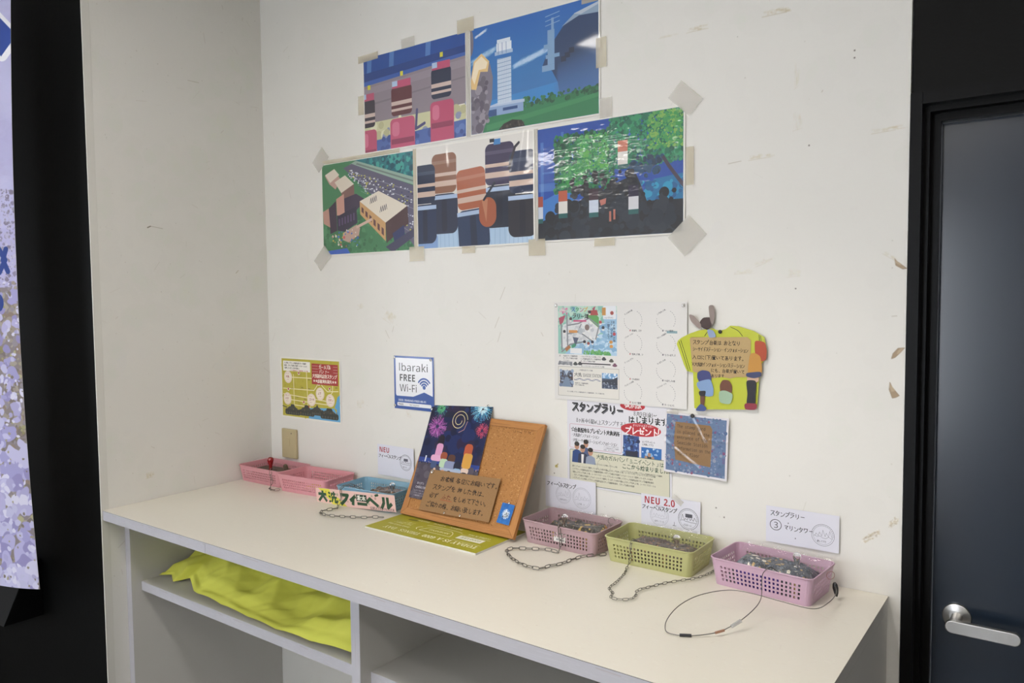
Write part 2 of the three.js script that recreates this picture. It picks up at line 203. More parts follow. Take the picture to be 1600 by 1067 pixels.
{
  // the flat face of a box carries the picture, the other faces plain paint
  const face = (geo, mat, which) => [0, 1, 2, 3, 4, 5].map((i) => (i === which ? mat : plainWhite));
  struct('wall_back', boxAt(0, XW, 0, CEIL, -0.06, 0), face(null, wallWhite, 4));
  struct('wall_left', boxAt(-0.06, 0, 0, CEIL, 0, 0.5992), face(null, leftWhite, 0));
  struct('trim_1', boxAt(-0.004, 0.0004, 0, CEIL, 0.5995, 0.6222), frameWhite);      // the edge board of the left panel
  struct('wall_left_pillar', boxAt(-3.2, -0.0042, 0, CEIL, 0.5995, 0.6205), blackPaint);
  struct('wall_right_outer', boxAt(5.2, 5.3, 0, CEIL, -0.1, 6.3), roomWall);
  // black wall round the door
  struct('wall_black_above_door', boxAt(XW + 0.002, 3.06, 1.936, CEIL, -0.09, -0.006), std(lin(0.008, 0.0083, 0.0081), 0.55, { specularIntensity: 0.2, bumpMap: peelAt(4, 4), bumpScale: 0.0003 }));
  struct('wall_black_beside_door', boxAt(3.06, 5.2, 0, CEIL, -0.09, -0.006), blackPaint);
  struct('wall_behind_left', boxAt(-3.3, -0.06, 0, CEIL, 0.44, 0.599), plainWhite);
  struct('floor', boxAt(-3.3, 5.3, -0.1, 0, -0.3, 6.3), std(lin(0.16, 0.15, 0.135), 0.35, { bumpMap: peelAt(20, 20), bumpScale: 0.0005 }));
  struct('ceiling', boxAt(-3.3, 5.3, CEIL, CEIL + 0.1, -0.3, 6.3), ceilingWhite);
  // glazed openings in the front wall and in the left wall, both behind the photographer's back
  const Z = 6.2, W0 = 0.4, W1 = 1.4, S0 = 0.1, S1 = 2.3, L0 = 3.3, L1 = 5.6, T0 = 0.85, T1 = 2.02;
  struct('wall_front', mergeGeometries([boxAt(-3.3, W0, 0, CEIL, Z, Z + 0.1), boxAt(W1, 5.3, 0, CEIL, Z, Z + 0.1), boxAt(W0, W1, 0, S0, Z, Z + 0.1), boxAt(W0, W1, S1, CEIL, Z, Z + 0.1)]), roomWall);
  struct('wall_left_outer', mergeGeometries([boxAt(-3.3, -3.2, 0, CEIL, 0.599, L0), boxAt(-3.3, -3.2, 0, CEIL, L1, Z), boxAt(-3.3, -3.2, 0, T0, L0, L1), boxAt(-3.3, -3.2, T1, CEIL, L0, L1)]), roomWall);
  const glass = std('#ffffff', 0.02, { transmission: 1, thickness: 0, ior: 1.5 });
  const w1 = struct('window_1', mergeGeometries([boxAt(W0, W1, S0, S0 + 0.05, Z + 0.01, Z + 0.07), boxAt(W0, W1, S1 - 0.05, S1, Z + 0.01, Z + 0.07), boxAt(W0, W0 + 0.05, S0, S1, Z + 0.01, Z + 0.07), boxAt(W1 - 0.05, W1, S0, S1, Z + 0.01, Z + 0.07)]), blackMetal);
  part(w1, 'pane', boxAt(W0 + 0.02, W1 - 0.02, S0 + 0.02, S1 - 0.02, Z + 0.035, Z + 0.039), glass);
  const M = (L0 + L1) / 2, w2 = struct('window_2', mergeGeometries([boxAt(-3.27, -3.21, T0, T0 + 0.05, L0, L1), boxAt(-3.27, -3.21, T1 - 0.05, T1, L0, L1), ...[L0 + 0.025, M, L1 - 0.025].map((z) => boxAt(-3.27, -3.21, T0, T1, z - 0.025, z + 0.025))]), blackMetal);
  for (const [a, b] of [[L0, M], [M, L1]]) part(w2, 'pane', boxAt(-3.242, -3.238, T0 + 0.02, T1 - 0.02, a + 0.02, b - 0.02), glass);
}
// door in its black frame
{
  const X0 = 2.1035, X1 = 3.055, TOP = 1.938;
  const casing = struct('trim_2', boxAt(X0, X0 + 0.021, 0, TOP, -0.09, 0.004), blackMetal);
  part(casing, 'head_board', boxAt(X0 + 0.0215, X1, TOP - 0.023, TOP, -0.09, 0.002), blackMetal);
  part(casing, 'jamb_board', boxAt(X1 - 0.021, X1, 0, TOP - 0.0235, -0.09, 0.002), blackMetal);
  part(casing, 'door_stop', mergeGeometries([boxAt(X0 + 0.0215, X0 + 0.0315, 0, TOP - 0.024, -0.0895, -0.025), boxAt(X0 + 0.0315, X0 + 0.047, 0, TOP - 0.034, -0.0895, -0.052), boxAt(X0 + 0.0315, X1 - 0.0215, TOP - 0.036, TOP - 0.024, -0.0895, -0.02), boxAt(X0 + 0.047, X1 - 0.0215, TOP - 0.052, TOP - 0.036, -0.0895, -0.045)]), blackMetal);
  const door = struct('door_1', boxAt(X0 + 0.0475, X1 - 0.0215, 0.006, TOP - 0.0525, -0.112, -0.075), std(lin(0.008, 0.016, 0.03), 0.35, { clearcoat: 0.7, clearcoatRoughness: 0.2, specularIntensity: 0.5 }));
  const steel = std(lin(0.62, 0.61, 0.59), 0.32, { metalness: 1 }), lever = new THREE.Group(); lever.name = 'lever_handle'; door.add(lever); lever.position.set(2.197, 0.8595, -0.075);
  const rose = part(lever, 'rosette', new THREE.LatheGeometry([[0, 0.009], [0.012, 0.009], [0.014, 0.0085], [0.0255, 0.0065], [0.027, 0.005], [0.027, 0]].map(([a, b]) => new THREE.Vector2(a, b)), 40).rotateX(Math.PI / 2), steel);
  part(lever, 'spindle', new THREE.CylinderGeometry(0.0105, 0.0105, 0.046, 24).rotateX(Math.PI / 2), steel, [0.001, 0, 0.03]);
  const s = new THREE.Shape(); s.moveTo(0, -0.0115); s.lineTo(0.105, -0.0115); s.absarc(0.105, 0, 0.0115, -Math.PI / 2, Math.PI / 2); s.lineTo(0, 0.0115); s.absarc(0, 0, 0.0115, Math.PI / 2, Math.PI * 1.5);
  part(lever, 'lever', new THREE.ExtrudeGeometry(s, { depth: 0.009, bevelEnabled: true, bevelSize: 0.0015, bevelThickness: 0.0015, bevelSegments: 2, curveSegments: 14 }), steel, [-0.002, -0.0035, 0.05]);
}
// ceiling fittings: glowing diffuser and a light of the same size just below it
FIXTURES.forEach(([x, z], i) => {
  const f = thing('ceiling_light', ['white ceiling light panel above the counter end', 'white ceiling light panel in front of the door', 'white ceiling light panel at the far left of the room', 'white ceiling light panel in the middle of the room', 'white ceiling light panel at the far right of the room'][i], 'light', [x, CEIL - 0.001, z]);
  part(f, 'housing', box(1.24, 0.05, 0.34, 0.006), ceilingWhite, [0, -0.0255, 0]);
  part(f, 'diffuser', box(1.2, 0.006, 0.3, 0.002), new THREE.MeshStandardMaterial({ color: '#fff', roughness: 0.5, emissive: lin(...LAMP_TONE), emissiveIntensity: 4 }), [0, -0.053, 0]);
  const l = new THREE.RectAreaLight(lin(...LAMP_TONE), LAMP_POWER, 1.2, 0.3); l.name = 'ceiling_light_lamp'; l.position.set(0, -0.06, 0); l.rotation.x = -Math.PI / 2; f.add(l);
});

// small round downlight over the right end of the worktop: the crisp shadow of the wire comes from it
{
  const f = thing('downlight', 'small round ceiling downlight above the right end of the worktop', 'light', [1.72, CEIL - 0.001, 1.1]);
  part(f, 'trim_ring', new THREE.LatheGeometry([[0.03, 0], [0.05, 0], [0.05, -0.008], [0.034, -0.012], [0.03, -0.006], [0.03, 0]].map(([a, b]) => new THREE.Vector2(a, b)), 32), ceilingWhite);
  part(f, 'bulb', new THREE.SphereGeometry(0.016, 20, 14), new THREE.MeshStandardMaterial({ color: '#fff', emissive: lin(...LAMP_TONE), emissiveIntensity: 6 }), [0, -0.02, 0]);
  const l = new THREE.SpotLight(lin(...LAMP_TONE), DOWNLIGHT, 0, 0.52, 0.7); l.name = 'downlight_lamp'; l.shadow.radius = 0.7; l.position.set(0, -0.045, 0); l.target.position.set(0.05, -1.8, -0.62); l.castShadow = true; f.add(l, l.target);
}

// ---------------------------------------------------------------- counter and cabinet
const laminate = std('#ffffff', 0.38, { bumpMap: peelAt(8, 3), bumpScale: 0.00025, map: print(2080, 619, 0.7, (g, w, h) => {
  fill(g, '#e1dccf', 0, 0, w, h); const r = rng(5); for (let i = 0; i < 2600; i++) { g.fillStyle = r() < 0.5 ? 'rgba(208,200,184,0.16)' : 'rgba(240,238,230,0.2)'; g.fillRect(w * r(), h * r(), 2 + 9 * r(), 1 + 2 * r()); }
  for (let i = 0; i < 60; i++) { const x = w * r(), y = h * r(), a = r() * 6; line(g, 'rgba(150,140,125,0.18)', 0.8, [[x, y], [x + 40 * r() * Math.cos(a), y + 30 * r() * Math.sin(a)]]); } for (let i = 0; i < 50; i++) oval(g, 'rgba(130,118,100,0.3)', w * r(), h * r(), 1 + r(), 0.8); }) });
const bandMap = print(1000, 28, 1, (g, w, h) => { fill(g, '#bbbac0', 0, 0, w, h); const r = rng(9); for (let i = 0; i < 500; i++) { g.fillStyle = r() < 0.5 ? 'rgba(180,178,182,0.25)' : 'rgba(214,214,222,0.25)'; g.fillRect(w * r(), h * r(), 4 + 20 * r(), 0.8); } for (let i = 0; i < 5; i++) { const x = w * r(); line(g, 'rgba(140,110,95,0.4)', 0.9, [[x, 3 + 2 * r()], [x + 10 + 50 * r(), 3 + 3 * r()]]); } });
const band = std('#ffffff', 0.5, { map: bandMap });
const board = std('#cbc9c4', 0.48), darkEdge = std(lin(0.03, 0.018, 0.016), 0.5);
{
  const top = thing('countertop', 'long white laminate worktop with a grey front edge below the posters', 'counter', [0, COUNTER, 0]);
  part(top, 'core', boxAt(0.001, 2.0775, -0.0305, -0.0022, 0.0015, 0.6165), board);
  part(top, 'laminate_top', boxAt(0.001, 2.079, -0.0012, 0, 0.0015, 0.6187), [laminate, laminate, laminate, laminate, laminate, laminate]);
  part(top, 'dark_edge', boxAt(0.001, 2.0788, -0.0022, -0.0012, 0.0015, 0.6184), darkEdge).userData.label = 'thin dark line under the laminate';
  const seam = 0.5428;
  part(top, 'edge_band', boxAt(0.001, seam - 0.001, -0.0305, -0.0022, 0.6167, 0.6182), band); part(top, 'edge_band', boxAt(seam + 0.004, 2.0775, -0.0305, -0.0022, 0.6167, 0.6182), band);
  part(top, 'edge_patch', boxAt(seam + 0.0005, seam + 0.0032, -0.03, -0.003, 0.6167, 0.6179), band);
  const Z = 0.5535, T = 0.0295, cab = thing('open_cabinet', 'white open cabinet with shelves carrying the worktop', 'cabinet', [0, 0, 0]);
  const H = COUNTER - 0.031;
  for (const [x0, x1] of [[0.0006, 0.0288], [1.029, 1.0588], [2.049, 2.0775]]) {
    const p = part(cab, x0 > 1 && x0 < 2 ? 'divider' : 'side_panel', boxAt(x0, x1, 0.002, H, 0.002, Z - 0.001), board);
    part(p, 'front_edge', boxAt(x0 + 0.0003, x1 - 0.0003, 0.002, H, Z - 0.001, Z), band);
  }
  for (const [x0, x1] of [[0.029, 1.0288], [1.059, 2.0488]]) { const s = part(cab, 'shelf', boxAt(x0, x1, 0.6275, 0.656, 0.002, 0.52), board); part(s, 'front_edge', boxAt(x0, x1, 0.6278, 0.6557, 0.52, 0.521), band); }
  // crumpled yellow-green sheet pushed onto the left shelf
  const nx = 160, nz = 70, front = [[0.045, 0.47], [0.075, 0.45], [0.13, 0.478], [0.145, 0.43], [0.25, 0.482], [0.43, 0.497], [0.6, 0.505], [0.74, 0.512], [0.86, 0.507], [0.95, 0.49], [1.02, 0.48]];
  const zf = (x) => { for (let i = 1; i < front.length; i++) if (x <= front[i][0]) { const [a, b] = [front[i - 1], front[i]], t = (x - a[0]) / (b[0] - a[0]); return a[1] + (b[1] - a[1]) * t; } return 0.48; };
  const r = rng(31), folds = Array.from({ length: 16 }, (_, i) => ({ x: 0.05 + 0.95 * (i + r()) / 16, z: 0.08 + 0.36 * r(), a: r() * 3.1, k: 0.012 + 0.03 * r(), w: 0.05 + 0.09 * r() }));
  const lat = noise2(37), L = (i, j) => { const q = Math.abs(Math.sin(i * 12.9898 + j * 78.233) * 43758.5453) % 1; return q; }, facet = (x, z, cx, cz) => { const u = x / cx + 0.35 * z / cz, v = z / cz, i = Math.floor(u), j = Math.floor(v), a = u - i, b = v - j; return a + b < 1 ? L(i, j) + (L(i + 1, j) - L(i, j)) * a + (L(i, j + 1) - L(i, j)) * b : L(i + 1, j + 1) + (L(i, j + 1) - L(i + 1, j + 1)) * (1 - a) + (L(i + 1, j) - L(i + 1, j + 1)) * (1 - b); };
  const creased = (x, z) => { let y = 0.006 + 0.05 * facet(x + 0.03, z, 0.17, 0.14) + 0.016 * facet(x, z + 0.05, 0.07, 0.06); for (const f of folds) { const dx = x - f.x, dz = z - f.z, u = Math.cos(f.a) * dx + Math.sin(f.a) * dz, v = -Math.sin(f.a) * dx + Math.cos(f.a) * dz; y += 0.45 * f.k * Math.max(0, 1 - Math.abs(u) / f.w) * Math.max(0, 1 - Math.abs(v) / (f.w * 2.2)); } return y; };
  const pos = [], idx = [];
  for (let j = 0; j <= nz; j++) for (let i = 0; i <= nx; i++) {
    const x = 0.04 + 0.968 * i / nx, t = j / nz, z = 0.06 + (zf(x) - 0.06) * t, lift = Math.max(0, 1 - t) ** 0.8, edge = Math.min(1, (1 - t) * 9);
    pos.push(x + 0.012 * Math.sin(t * 9), 0.6575 + 0.075 * lift * (0.75 + 0.25 * Math.sin(x * 7 + 1)) * Math.min(1, x * 9 - 0.2) + (creased(x, z) - 0.01) * (0.15 + 0.85 * edge) + (t > 0.97 ? 0.0015 + 0.004 * Math.abs(Math.sin(x * 23)) : 0), z);
  }
  for (let j = 0; j < nz; j++) for (let i = 0; i < nx; i++) { const a = j * (nx + 1) + i; idx.push(a, a + nx + 1, a + 1, a + 1, a + nx + 1, a + nx + 2); }
  const g = new THREE.BufferGeometry(); g.setAttribute('position', new THREE.Float32BufferAttribute(pos, 3)); g.setIndex(idx); g.computeVertexNormals();
  const cl = part(scene, 'wrapping_sheet', g, std('#e4e660', 0.75, { side: THREE.DoubleSide })); tag(cl, 'crumpled yellow-green sheet stuffed on the left cabinet shelf', 'sheet');
}
// ---------------------------------------------------------------- banner and black wedge at the left edge
{
  const b = thing('roll_up_banner', 'lavender flower banner hanging at the left edge of the black wall', 'banner', [-0.125, 0.67, 0.75], 0.4);
  const map = print(620, 1850, 0.75, (g, w, h) => {
    fill(g, '#b9b6de', 0, 0, w, h); const r = rng(44);
    for (let i = 0; i < 200; i++) oval(g, ['rgba(205,204,238,0.10)', 'rgba(165,160,205,0.10)', 'rgba(222,222,244,0.08)'][i % 3], w * r(), 700 * r(), 30 + 80 * r(), 20 + 90 * r());
    petals(g, 3600, 45, ['#8f88a8', '#b8b4d4', '#857e96', '#c4c1dc', '#9d99b0'], 0, 650, w, 320, 2, 10);
    fill(g, '#8b8286', 0, 940, w, 910); petals(g, 3000, 46, ['#8b8280', '#a0968e', '#7d7470', '#968f98', '#a9a096', '#8f7f74'], 0, 920, w, 930, 5, 26); petals(g, 900, 50, ['#a3a078', '#8f8a62', '#b3ae88'], 0, 980, w, 870, 3, 13);
    for (let k = 0; k < 12; k++) { const y0 = 900 + k * 78, q = 16 + k * 2.6; petals(g, 46, 470 + k, ['#b7b3dc', '#a5a1d2', '#c6c4e6', '#9791c4'], 0, y0, w, 90, q * 0.5, q * 1.7); petals(g, 70, 490 + k, ['#d3d2ec', '#c3c2e2', '#aeaad4', '#dcdbf0'], 0, y0, w, 90, q * 0.2, q * 0.8); petals(g, 30, 510 + k, ['#8f8880', '#a39c88', '#7f7670'], 0, y0, w, 90, 3, 12); }
    g.save(); g.translate(w - 30, 258); g.rotate(0.75); g.strokeStyle = '#f4f4fb'; g.lineWidth = 44; g.strokeRect(-90, -60, 90, 60); fill(g, '#2c4a9c', -110, -70, 112, 78); g.restore();
    line(g, '#24408c', 16, [[w - 62, 820], [w - 38, 858], [w - 60, 895]]); line(g, '#24408c', 16, [[w - 34, 826], [w - 46, 858], [w - 30, 892]]); oval(g, '#24408c', w - 66, 985, 16, 26);
  });
  const geo = sheetGeo(0.62, 1.85, 20, 40, (u, v) => 0.006 * Math.sin(v * 5 + u * 2) * u + 0.004 * Math.sin(u * 16 + v), 0.0008);
  { const p = geo.attributes.position; for (let i = 0; i < p.count; i++) { const v = p.getY(i) / 1.85; p.setX(i, p.getX(i) - 0.62 - 0.045 * Math.sin(v * Math.PI * 0.95) * (p.getX(i) / 0.62)); } p.needsUpdate = true; geo.computeVertexNormals(); }
  part(b, 'fabric', geo, [std('#ffffff', 0.7, { map }), paperBack]);
  part(b, 'top_rail', new THREE.CylinderGeometry(0.01, 0.01, 0.64, 16).rotateZ(Math.PI / 2), blackMetal, [-0.31, 1.86, -0.004]);
  part(b, 'pole', new THREE.CylinderGeometry(0.009, 0.009, 2.52, 14), blackMetal, [-0.45, 0.6, -0.03]); part(b, 'foot', box(0.6, 0.02, 0.24, 0.006), blackMetal, [-0.4, -0.659, 0.02]);
  const s = new THREE.Shape(); s.moveTo(0, 0); s.lineTo(0.118, 0); s.lineTo(0.033, 0.19); s.lineTo(0, 0.19); s.closePath();
  const wedge = part(scene, 'sloped_box', new THREE.ExtrudeGeometry(s, { depth: 0.5, bevelEnabled: true, bevelSize: 0.002, bevelThickness: 0.002, bevelSegments: 2 }).rotateY(-Math.PI / 2), blackMetal, [-0.4344, 0.474, 0.6235]);
  tag(wedge, 'black sloping wall box under the flower banner', 'box');
}

// ---------------------------------------------------------------- the five laminated pictures (generic stand-ins) on the wall
const PM = 2.1;
function picture(name, label, x, y, w, h, draw, relief, tapes, seedRough = 0.06, nx = 90, ny = 64) {
  const t = thing(name, label, 'poster', [x, y, 0.0012], 0);
  const map = print(w * 1000, h * 1000, PM, (g, W, H) => { fill(g, '#e9e6de', 0, 0, W, H); g.save(); g.beginPath(); g.rect(4.5, 4.5, W - 9, H - 9); g.clip(); draw(g, W, H); g.restore(); });
  part(t, 'print', sheetGeo(w, h, nx, ny, relief), [glossy(map, seedRough), paperBack]);
  tapes.forEach(([a, b, c, d, e, m]) => tape(t, a - x, b - y, c, d, e, m ?? tapeMat, 0.0022));
  return t;
}
const cloud = (g, seed, x, y, w, h, color, n = 40) => { const r = rng(seed); for (let i = 0; i < n * 5; i++) { const t = r(), q = h * (0.03 + 0.14 * r() * (1 - Math.abs(t - 0.5))), px = x + w * t + 6 * r(), py = y + h * (1 - t * 0.7) + h * 0.3 * (r() - 0.5); g.save(); g.globalAlpha = 0.35; oval(g, color, px, py, q * 2.6, q, -0.35); g.restore(); } };
const calm = (seed, k) => { const n = noise2(seed); return (u, v) => 0.0006 + k * n(u * 3, v * 2.5) + k * 0.5 * n(u * 7 + 9, v * 5); };
// upper left: blue band, mauve wall, pink blocks
picture('laminated_poster', 'laminated poster with pink rounded blocks before a mauve wall, top row left', 0.5225, 1.9985, 0.4275, 0.304, (g, W, H) => {
  fill(g, '#1d4a96', 0, 0, W, 82); for (const x of [22, 120, 272]) poly(g, 'rgba(120,160,215,0.55)', [[x, 0], [x + 20, 0], [x + 14, 82], [x - 6, 82]]); poly(g, '#1a3d80', [[0, 52], [W, 40], [W, 66], [0, 80]]); poly(g, '#3b5fae', [[0, 78], [W, 60], [W, 70], [0, 92]]);
  poly(g, '#8b7f88', [[0, 92], [W, 70], [W, 205], [0, 215]]); poly(g, '#7d727c', [[0, 150], [W, 128], [W, 132], [0, 156]]); poly(g, '#958993', [[0, 100], [W, 78], [W, 100], [0, 122]]);
  fill(g, '#c9c79f', 0, 208, W, 60); blots(g, 40, 61, ['#b8b48c', '#d9d7b8', '#8d93b0'], 0, 205, W, 60, 6, 24); poly(g, '#4a63a4', [[0, 268], [W, 250], [W, H], [0, H]]); blots(g, 26, 62, ['#5f78b6', '#3c508c'], 0, 262, W, 50, 6, 18);
  line(g, '#4b4a74', 9, [[232, 196], [226, 252], [262, 240]]);
  for (const [x, y, w, c, top] of [[-8, 196, 66, '#b84f6f', '#2f2836'], [118, 176, 104, '#bd5272', '#5d2f33'], [286, 150, 92, '#b94c6d', '#222a44']]) {
    g.fillStyle = c; g.beginPath(); g.roundRect(x, y + 34, w, 180, 14); g.fill(); g.fillStyle = '#8d3655'; g.fillRect(x + 4, y + 96, w - 8, 16); g.fillStyle = '#cf6f8b'; g.beginPath(); g.roundRect(x + 8, y + 44, w * 0.3, 44, 12); g.fill();
    g.fillStyle = top; g.beginPath(); g.roundRect(x + w * 0.06, y - 62, w * 0.84, 88, 12); g.fill(); g.fillStyle = '#cdb6ad'; g.fillRect(x + w * 0.06, y - 18, w * 0.84, 12); g.fillRect(x + w * 0.06, y + 4, w * 0.84, 8); g.fillStyle = c; g.fillRect(x + w * 0.1, y - 80, w * 0.76, 22); g.fillStyle = '#a9c0dc'; g.fillRect(x + w * 0.1, y - 80, w * 0.22, 16);
    g.fillStyle = '#d7cf3e'; g.fillRect(x + w * 0.44, y - 106, 12, 14);
  }
}, calm(71, 0.0012), [[0.548, 2.299, 0.09, 0.022, 0.02], [0.722, 2.312, 0.055, 0.03, 0.0, tapeWhite], [0.948, 2.315, 0.062, 0.04, 0, null], [0.512, 2.155, 0.026, 0.06, 0], [0.955, 2.15, 0.016, 0.3, 0, tapeWhite]]);
// upper right: sky, white tower, dark hull, smoke
picture('laminated_poster', 'laminated poster of a white tower and dark ship hull under blue sky', 0.9605, 1.9995, 0.428, 0.304, (g, W, H) => {
  fill(g, '#1e63b4', 0, 0, W, H); for (let i = 0; i < 30; i++) fill(g, 'rgba(60,130,200,0.05)', 0, i * 9, W, H); cloud(g, 81, 150, 95, 120, 40, 'rgba(190,215,235,0.35)', 50); cloud(g, 82, 0, 60, 100, 40, 'rgba(190,215,235,0.3)', 30); cloud(g, 83, 190, 200, 150, 30, 'rgba(150,200,230,0.5)', 40); cloud(g, 84, 20, 10, 40, 20, 'rgba(220,230,240,0.6)', 20);
  poly(g, '#3a86c8', [[60, 215], [W, 190], [W, 250], [60, 260]]);
  // hull
  poly(g, '#273f66', [[W, 42], [360, 40], [318, 58], [288, 90], [262, 128], [252, 150], [282, 168], [300, 200], [306, 236], [W, 236]]); for (let i = 0; i < 24; i++) poly(g, 'rgba(70,120,175,0.07)', [[300 - i, 150 + i * 4], [W, 110 + i * 5], [W, 240], [304, 240]]);
  poly(g, '#8fa6bf', [[312, 60], [352, 34], [W, 18], [W, 46], [366, 42], [330, 54]]); poly(g, '#b8c6d3', [[350, 34], [W, 18], [W, 24], [372, 40]]); for (const [x, y] of [[335, 118], [322, 128], [310, 136]]) fill(g, '#1b2a45', x, y, 16, 14);
  for (const [x, y, w, h] of [[268, 60, 22, 90], [280, 30, 8, 50], [256, 96, 30, 12], [262, 124, 44, 10], [250, 150, 40, 16]]) fill(g, '#7fa3c9', x, y, w, h); for (const y of [24, 36, 48]) line(g, '#88abd0', 2, [[262, y], [306, y - 6]]);
  poly(g, '#2f7a4f', [[40, 262], [W, 226], [W, H], [0, H]]); blots(g, 90, 85, ['#23603f', '#2d7048', '#1c5038'], 190, 226, 240, 20, 3, 10); poly(g, '#3d8a58', [[60, 280], [W, 245], [W, 256], [60, 296]]);
  fill(g, '#8ba5cc', 52, 232, 136, 26); fill(g, '#2c4c80', 62, 240, 34, 18); fill(g, '#2c4c80', 118, 240, 50, 8); poly(g, '#b4c6de', [[48, 232], [110, 222], [192, 226], [192, 234]]);
  fill(g, '#ccd9e8', 100, 104, 48, 124); fill(g, '#e4ecf4', 98, 62, 52, 30); fill(g, '#aac0da', 92, 84, 62, 10); fill(g, '#dbe5f0', 100, 52, 46, 12); for (let i = 0; i < 11; i++) line(g, '#6b8ab4', 1.4, [[100, 106 + i * 11], [148, 104 + i * 11]]); for (let i = 0; i < 16; i++) line(g, 'rgba(110,140,180,0.5)', 0.6, [[102 + i * 3, 104], [102 + i * 3, 226]]); for (const x of [104, 118, 132]) line(g, '#3e66a0', 1.4, [[x, 62], [x, 92]]);
  poly(g, '#7d7683', [[0, 170], [10, 120], [40, 96], [74, 110], [84, 150], [80, 210], [62, 262], [44, H], [0, H]]); blots(g, 44, 86, ['#5d5663', '#958e98', '#6b6470'], 4, 150, 62, 150, 5, 17); poly(g, '#e3c083', [[4, 150], [16, 96], [44, 78], [72, 104], [66, 132], [40, 128], [24, 176], [6, 172]]); poly(g, '#f3e3c4', [[8, 140], [20, 100], [44, 86], [66, 106], [60, 122], [34, 122], [18, 160]]); oval(g, '#77717c', 4, 40, 12, 40);
  poly(g, '#2b2723', [[96, H], [120, 284], [150, 276], [182, 282], [196, H]]); blots(g, 18, 87, ['#4b443d', '#1b1816'], 100, 284, 90, 18, 2, 6);
}, calm(72, 0.0012), [[1.392, 2.155, 0.03, 0.075, 0], [1.405, 2.015, 0.036, 0.05, 0, tapeWhite], [1.36, 2.296, 0.05, 0.02, 0]]);
// lower left: aerial view of a brick hall and its car park
picture('laminated_poster', 'laminated poster with an aerial view of buildings and a car park', 0.3115, 1.6815, 0.4275, 0.3085, (g, W, H) => {
  fill(g, '#3f7a52', 0, 0, W, H); blots(g, 200, 91, ['#38704a', '#4a865c', '#326645'], 0, 150, W, 160, 4, 16);
  poly(g, '#1d6f78', [[150, 0], [W, 0], [W, 86], [260, 36]]); blots(g, 130, 92, ['#16606c', '#2a8a8a', '#124f5c', '#3a9a90'], 220, 4, 210, 70, 4, 14); poly(g, '#8fa89a', [[170, 6], [W, 84], [W, 108], [140, 16]]); poly(g, '#6d7d78', [[176, 14], [W, 94], [W, 99], [170, 18]]);
  poly(g, '#5d5a70', [[110, 24], [150, 14], [W, 110], [W, 300], [330, 190]]); const r = rng(93); for (let i = 0; i < 210; i++) { const u = r(), v = r(), x = 130 + u * 285, y = 28 + u * 90 + v * (20 + u * 120); g.fillStyle = ['#c9ccd6', '#9aa0b4', '#2e3048', '#e2e4ea', '#3f4566', '#b8b44a'][Math.floor(r() * 6)]; g.fillRect(x, y, 6, 3.6); } for (let i = 0; i < 6; i++) line(g, 'rgba(215,215,220,0.4)', 1.4, [[150 + i * 14, 40 + i * 22], [W, 130 + i * 26]]);
  poly(g, '#b9968a', [[18, 40], [70, 28], [96, 60], [70, 90], [40, 70]]); poly(g, '#d8cdbd', [[20, 38], [66, 22], [90, 44], [44, 66]]); poly(g, '#d8cdbd', [[66, 66], [118, 48], [160, 80], [98, 104]]); poly(g, '#7a5a54', [[98, 104], [160, 80], [160, 118], [104, 128]]);
  poly(g, '#3d3148', [[74, 130], [168, 112], [214, 136], [120, 196], [74, 180]]); poly(g, '#c39385', [[72, 122], [110, 108], [112, 178], [74, 176]]); poly(g, '#3a2c40', [[34, 150], [70, 128], [74, 226], [40, 236]]); poly(g, '#b68a7c', [[4, 160], [34, 150], [40, 214], [8, 200]]); poly(g, '#2e2840', [[74, 180], [168, 152], [172, 206], [110, 232], [76, 226]]); for (let i = 0; i < 6; i++) fill(g, '#57466c', 82 + i * 14, 188 - i * 3, 7, 24);
  poly(g, '#e0d6c6', [[184, 138], [272, 112], [396, 168], [300, 214]]); for (const [x, y] of [[232, 150], [276, 180]]) for (let i = 0; i < 4; i++) line(g, '#3d3844', 1.8, [[x + i * 8, y - i * 2], [x + 4 + i * 8, y - 18 - i * 2], [x + 7 + i * 8, y - 2 - i * 2]]);
  poly(g, '#c59a68', [[184, 138], [300, 214], [300, 272], [186, 180]]); poly(g, '#4c3437', [[300, 214], [396, 168], [400, 222], [304, 278]]); for (let i = 0; i < 6; i++) { poly(g, '#5d3a3c', [[192 + i * 18, 156 + i * 14], [202 + i * 18, 163 + i * 14], [202 + i * 18, 180 + i * 15], [192 + i * 18, 172 + i * 15]]); } poly(g, '#2f3560', [[330, 250], [380, 226], [384, 262], [340, 282]]);
  poly(g, '#b79a8c', [[102, 236], [168, 212], [184, 224], [178, 246], [128, 268], [100, 258]]); line(g, '#c9ab9c', 9, [[170, 220], [236, 200]]); blots(g, 50, 94, ['#4a78c4', '#d7d3c8', '#c9a94a', '#c45a5a', '#3e64b0'], 50, 226, 130, 56, 2, 6); poly(g, '#3a5fb8', [[26, 292], [120, 286], [140, H], [24, H]]); for (let i = 0; i < 5; i++) fill(g, ['#d2a33c', '#b8694a', '#4f6fb0', '#c9b24c', '#5b86c4'][i], 350 + i * 14, 272 - i * 6, 13, 20); poly(g, '#41405a', [[300, 290], [W, 236], [W, 262], [330, H]]);
}, calm(73, 0.0012), [[0.31, 2.005, 0.07, 0.05, 0.75, tapeWhite], [0.31, 1.675, 0.075, 0.05, 0.75, tapeWhite], [0.745, 1.672, 0.062, 0.045, 0], [0.742, 1.84, 0.014, 0.3, 0], [0.5, 1.9935, 0.36, 0.012, 0.0]]);
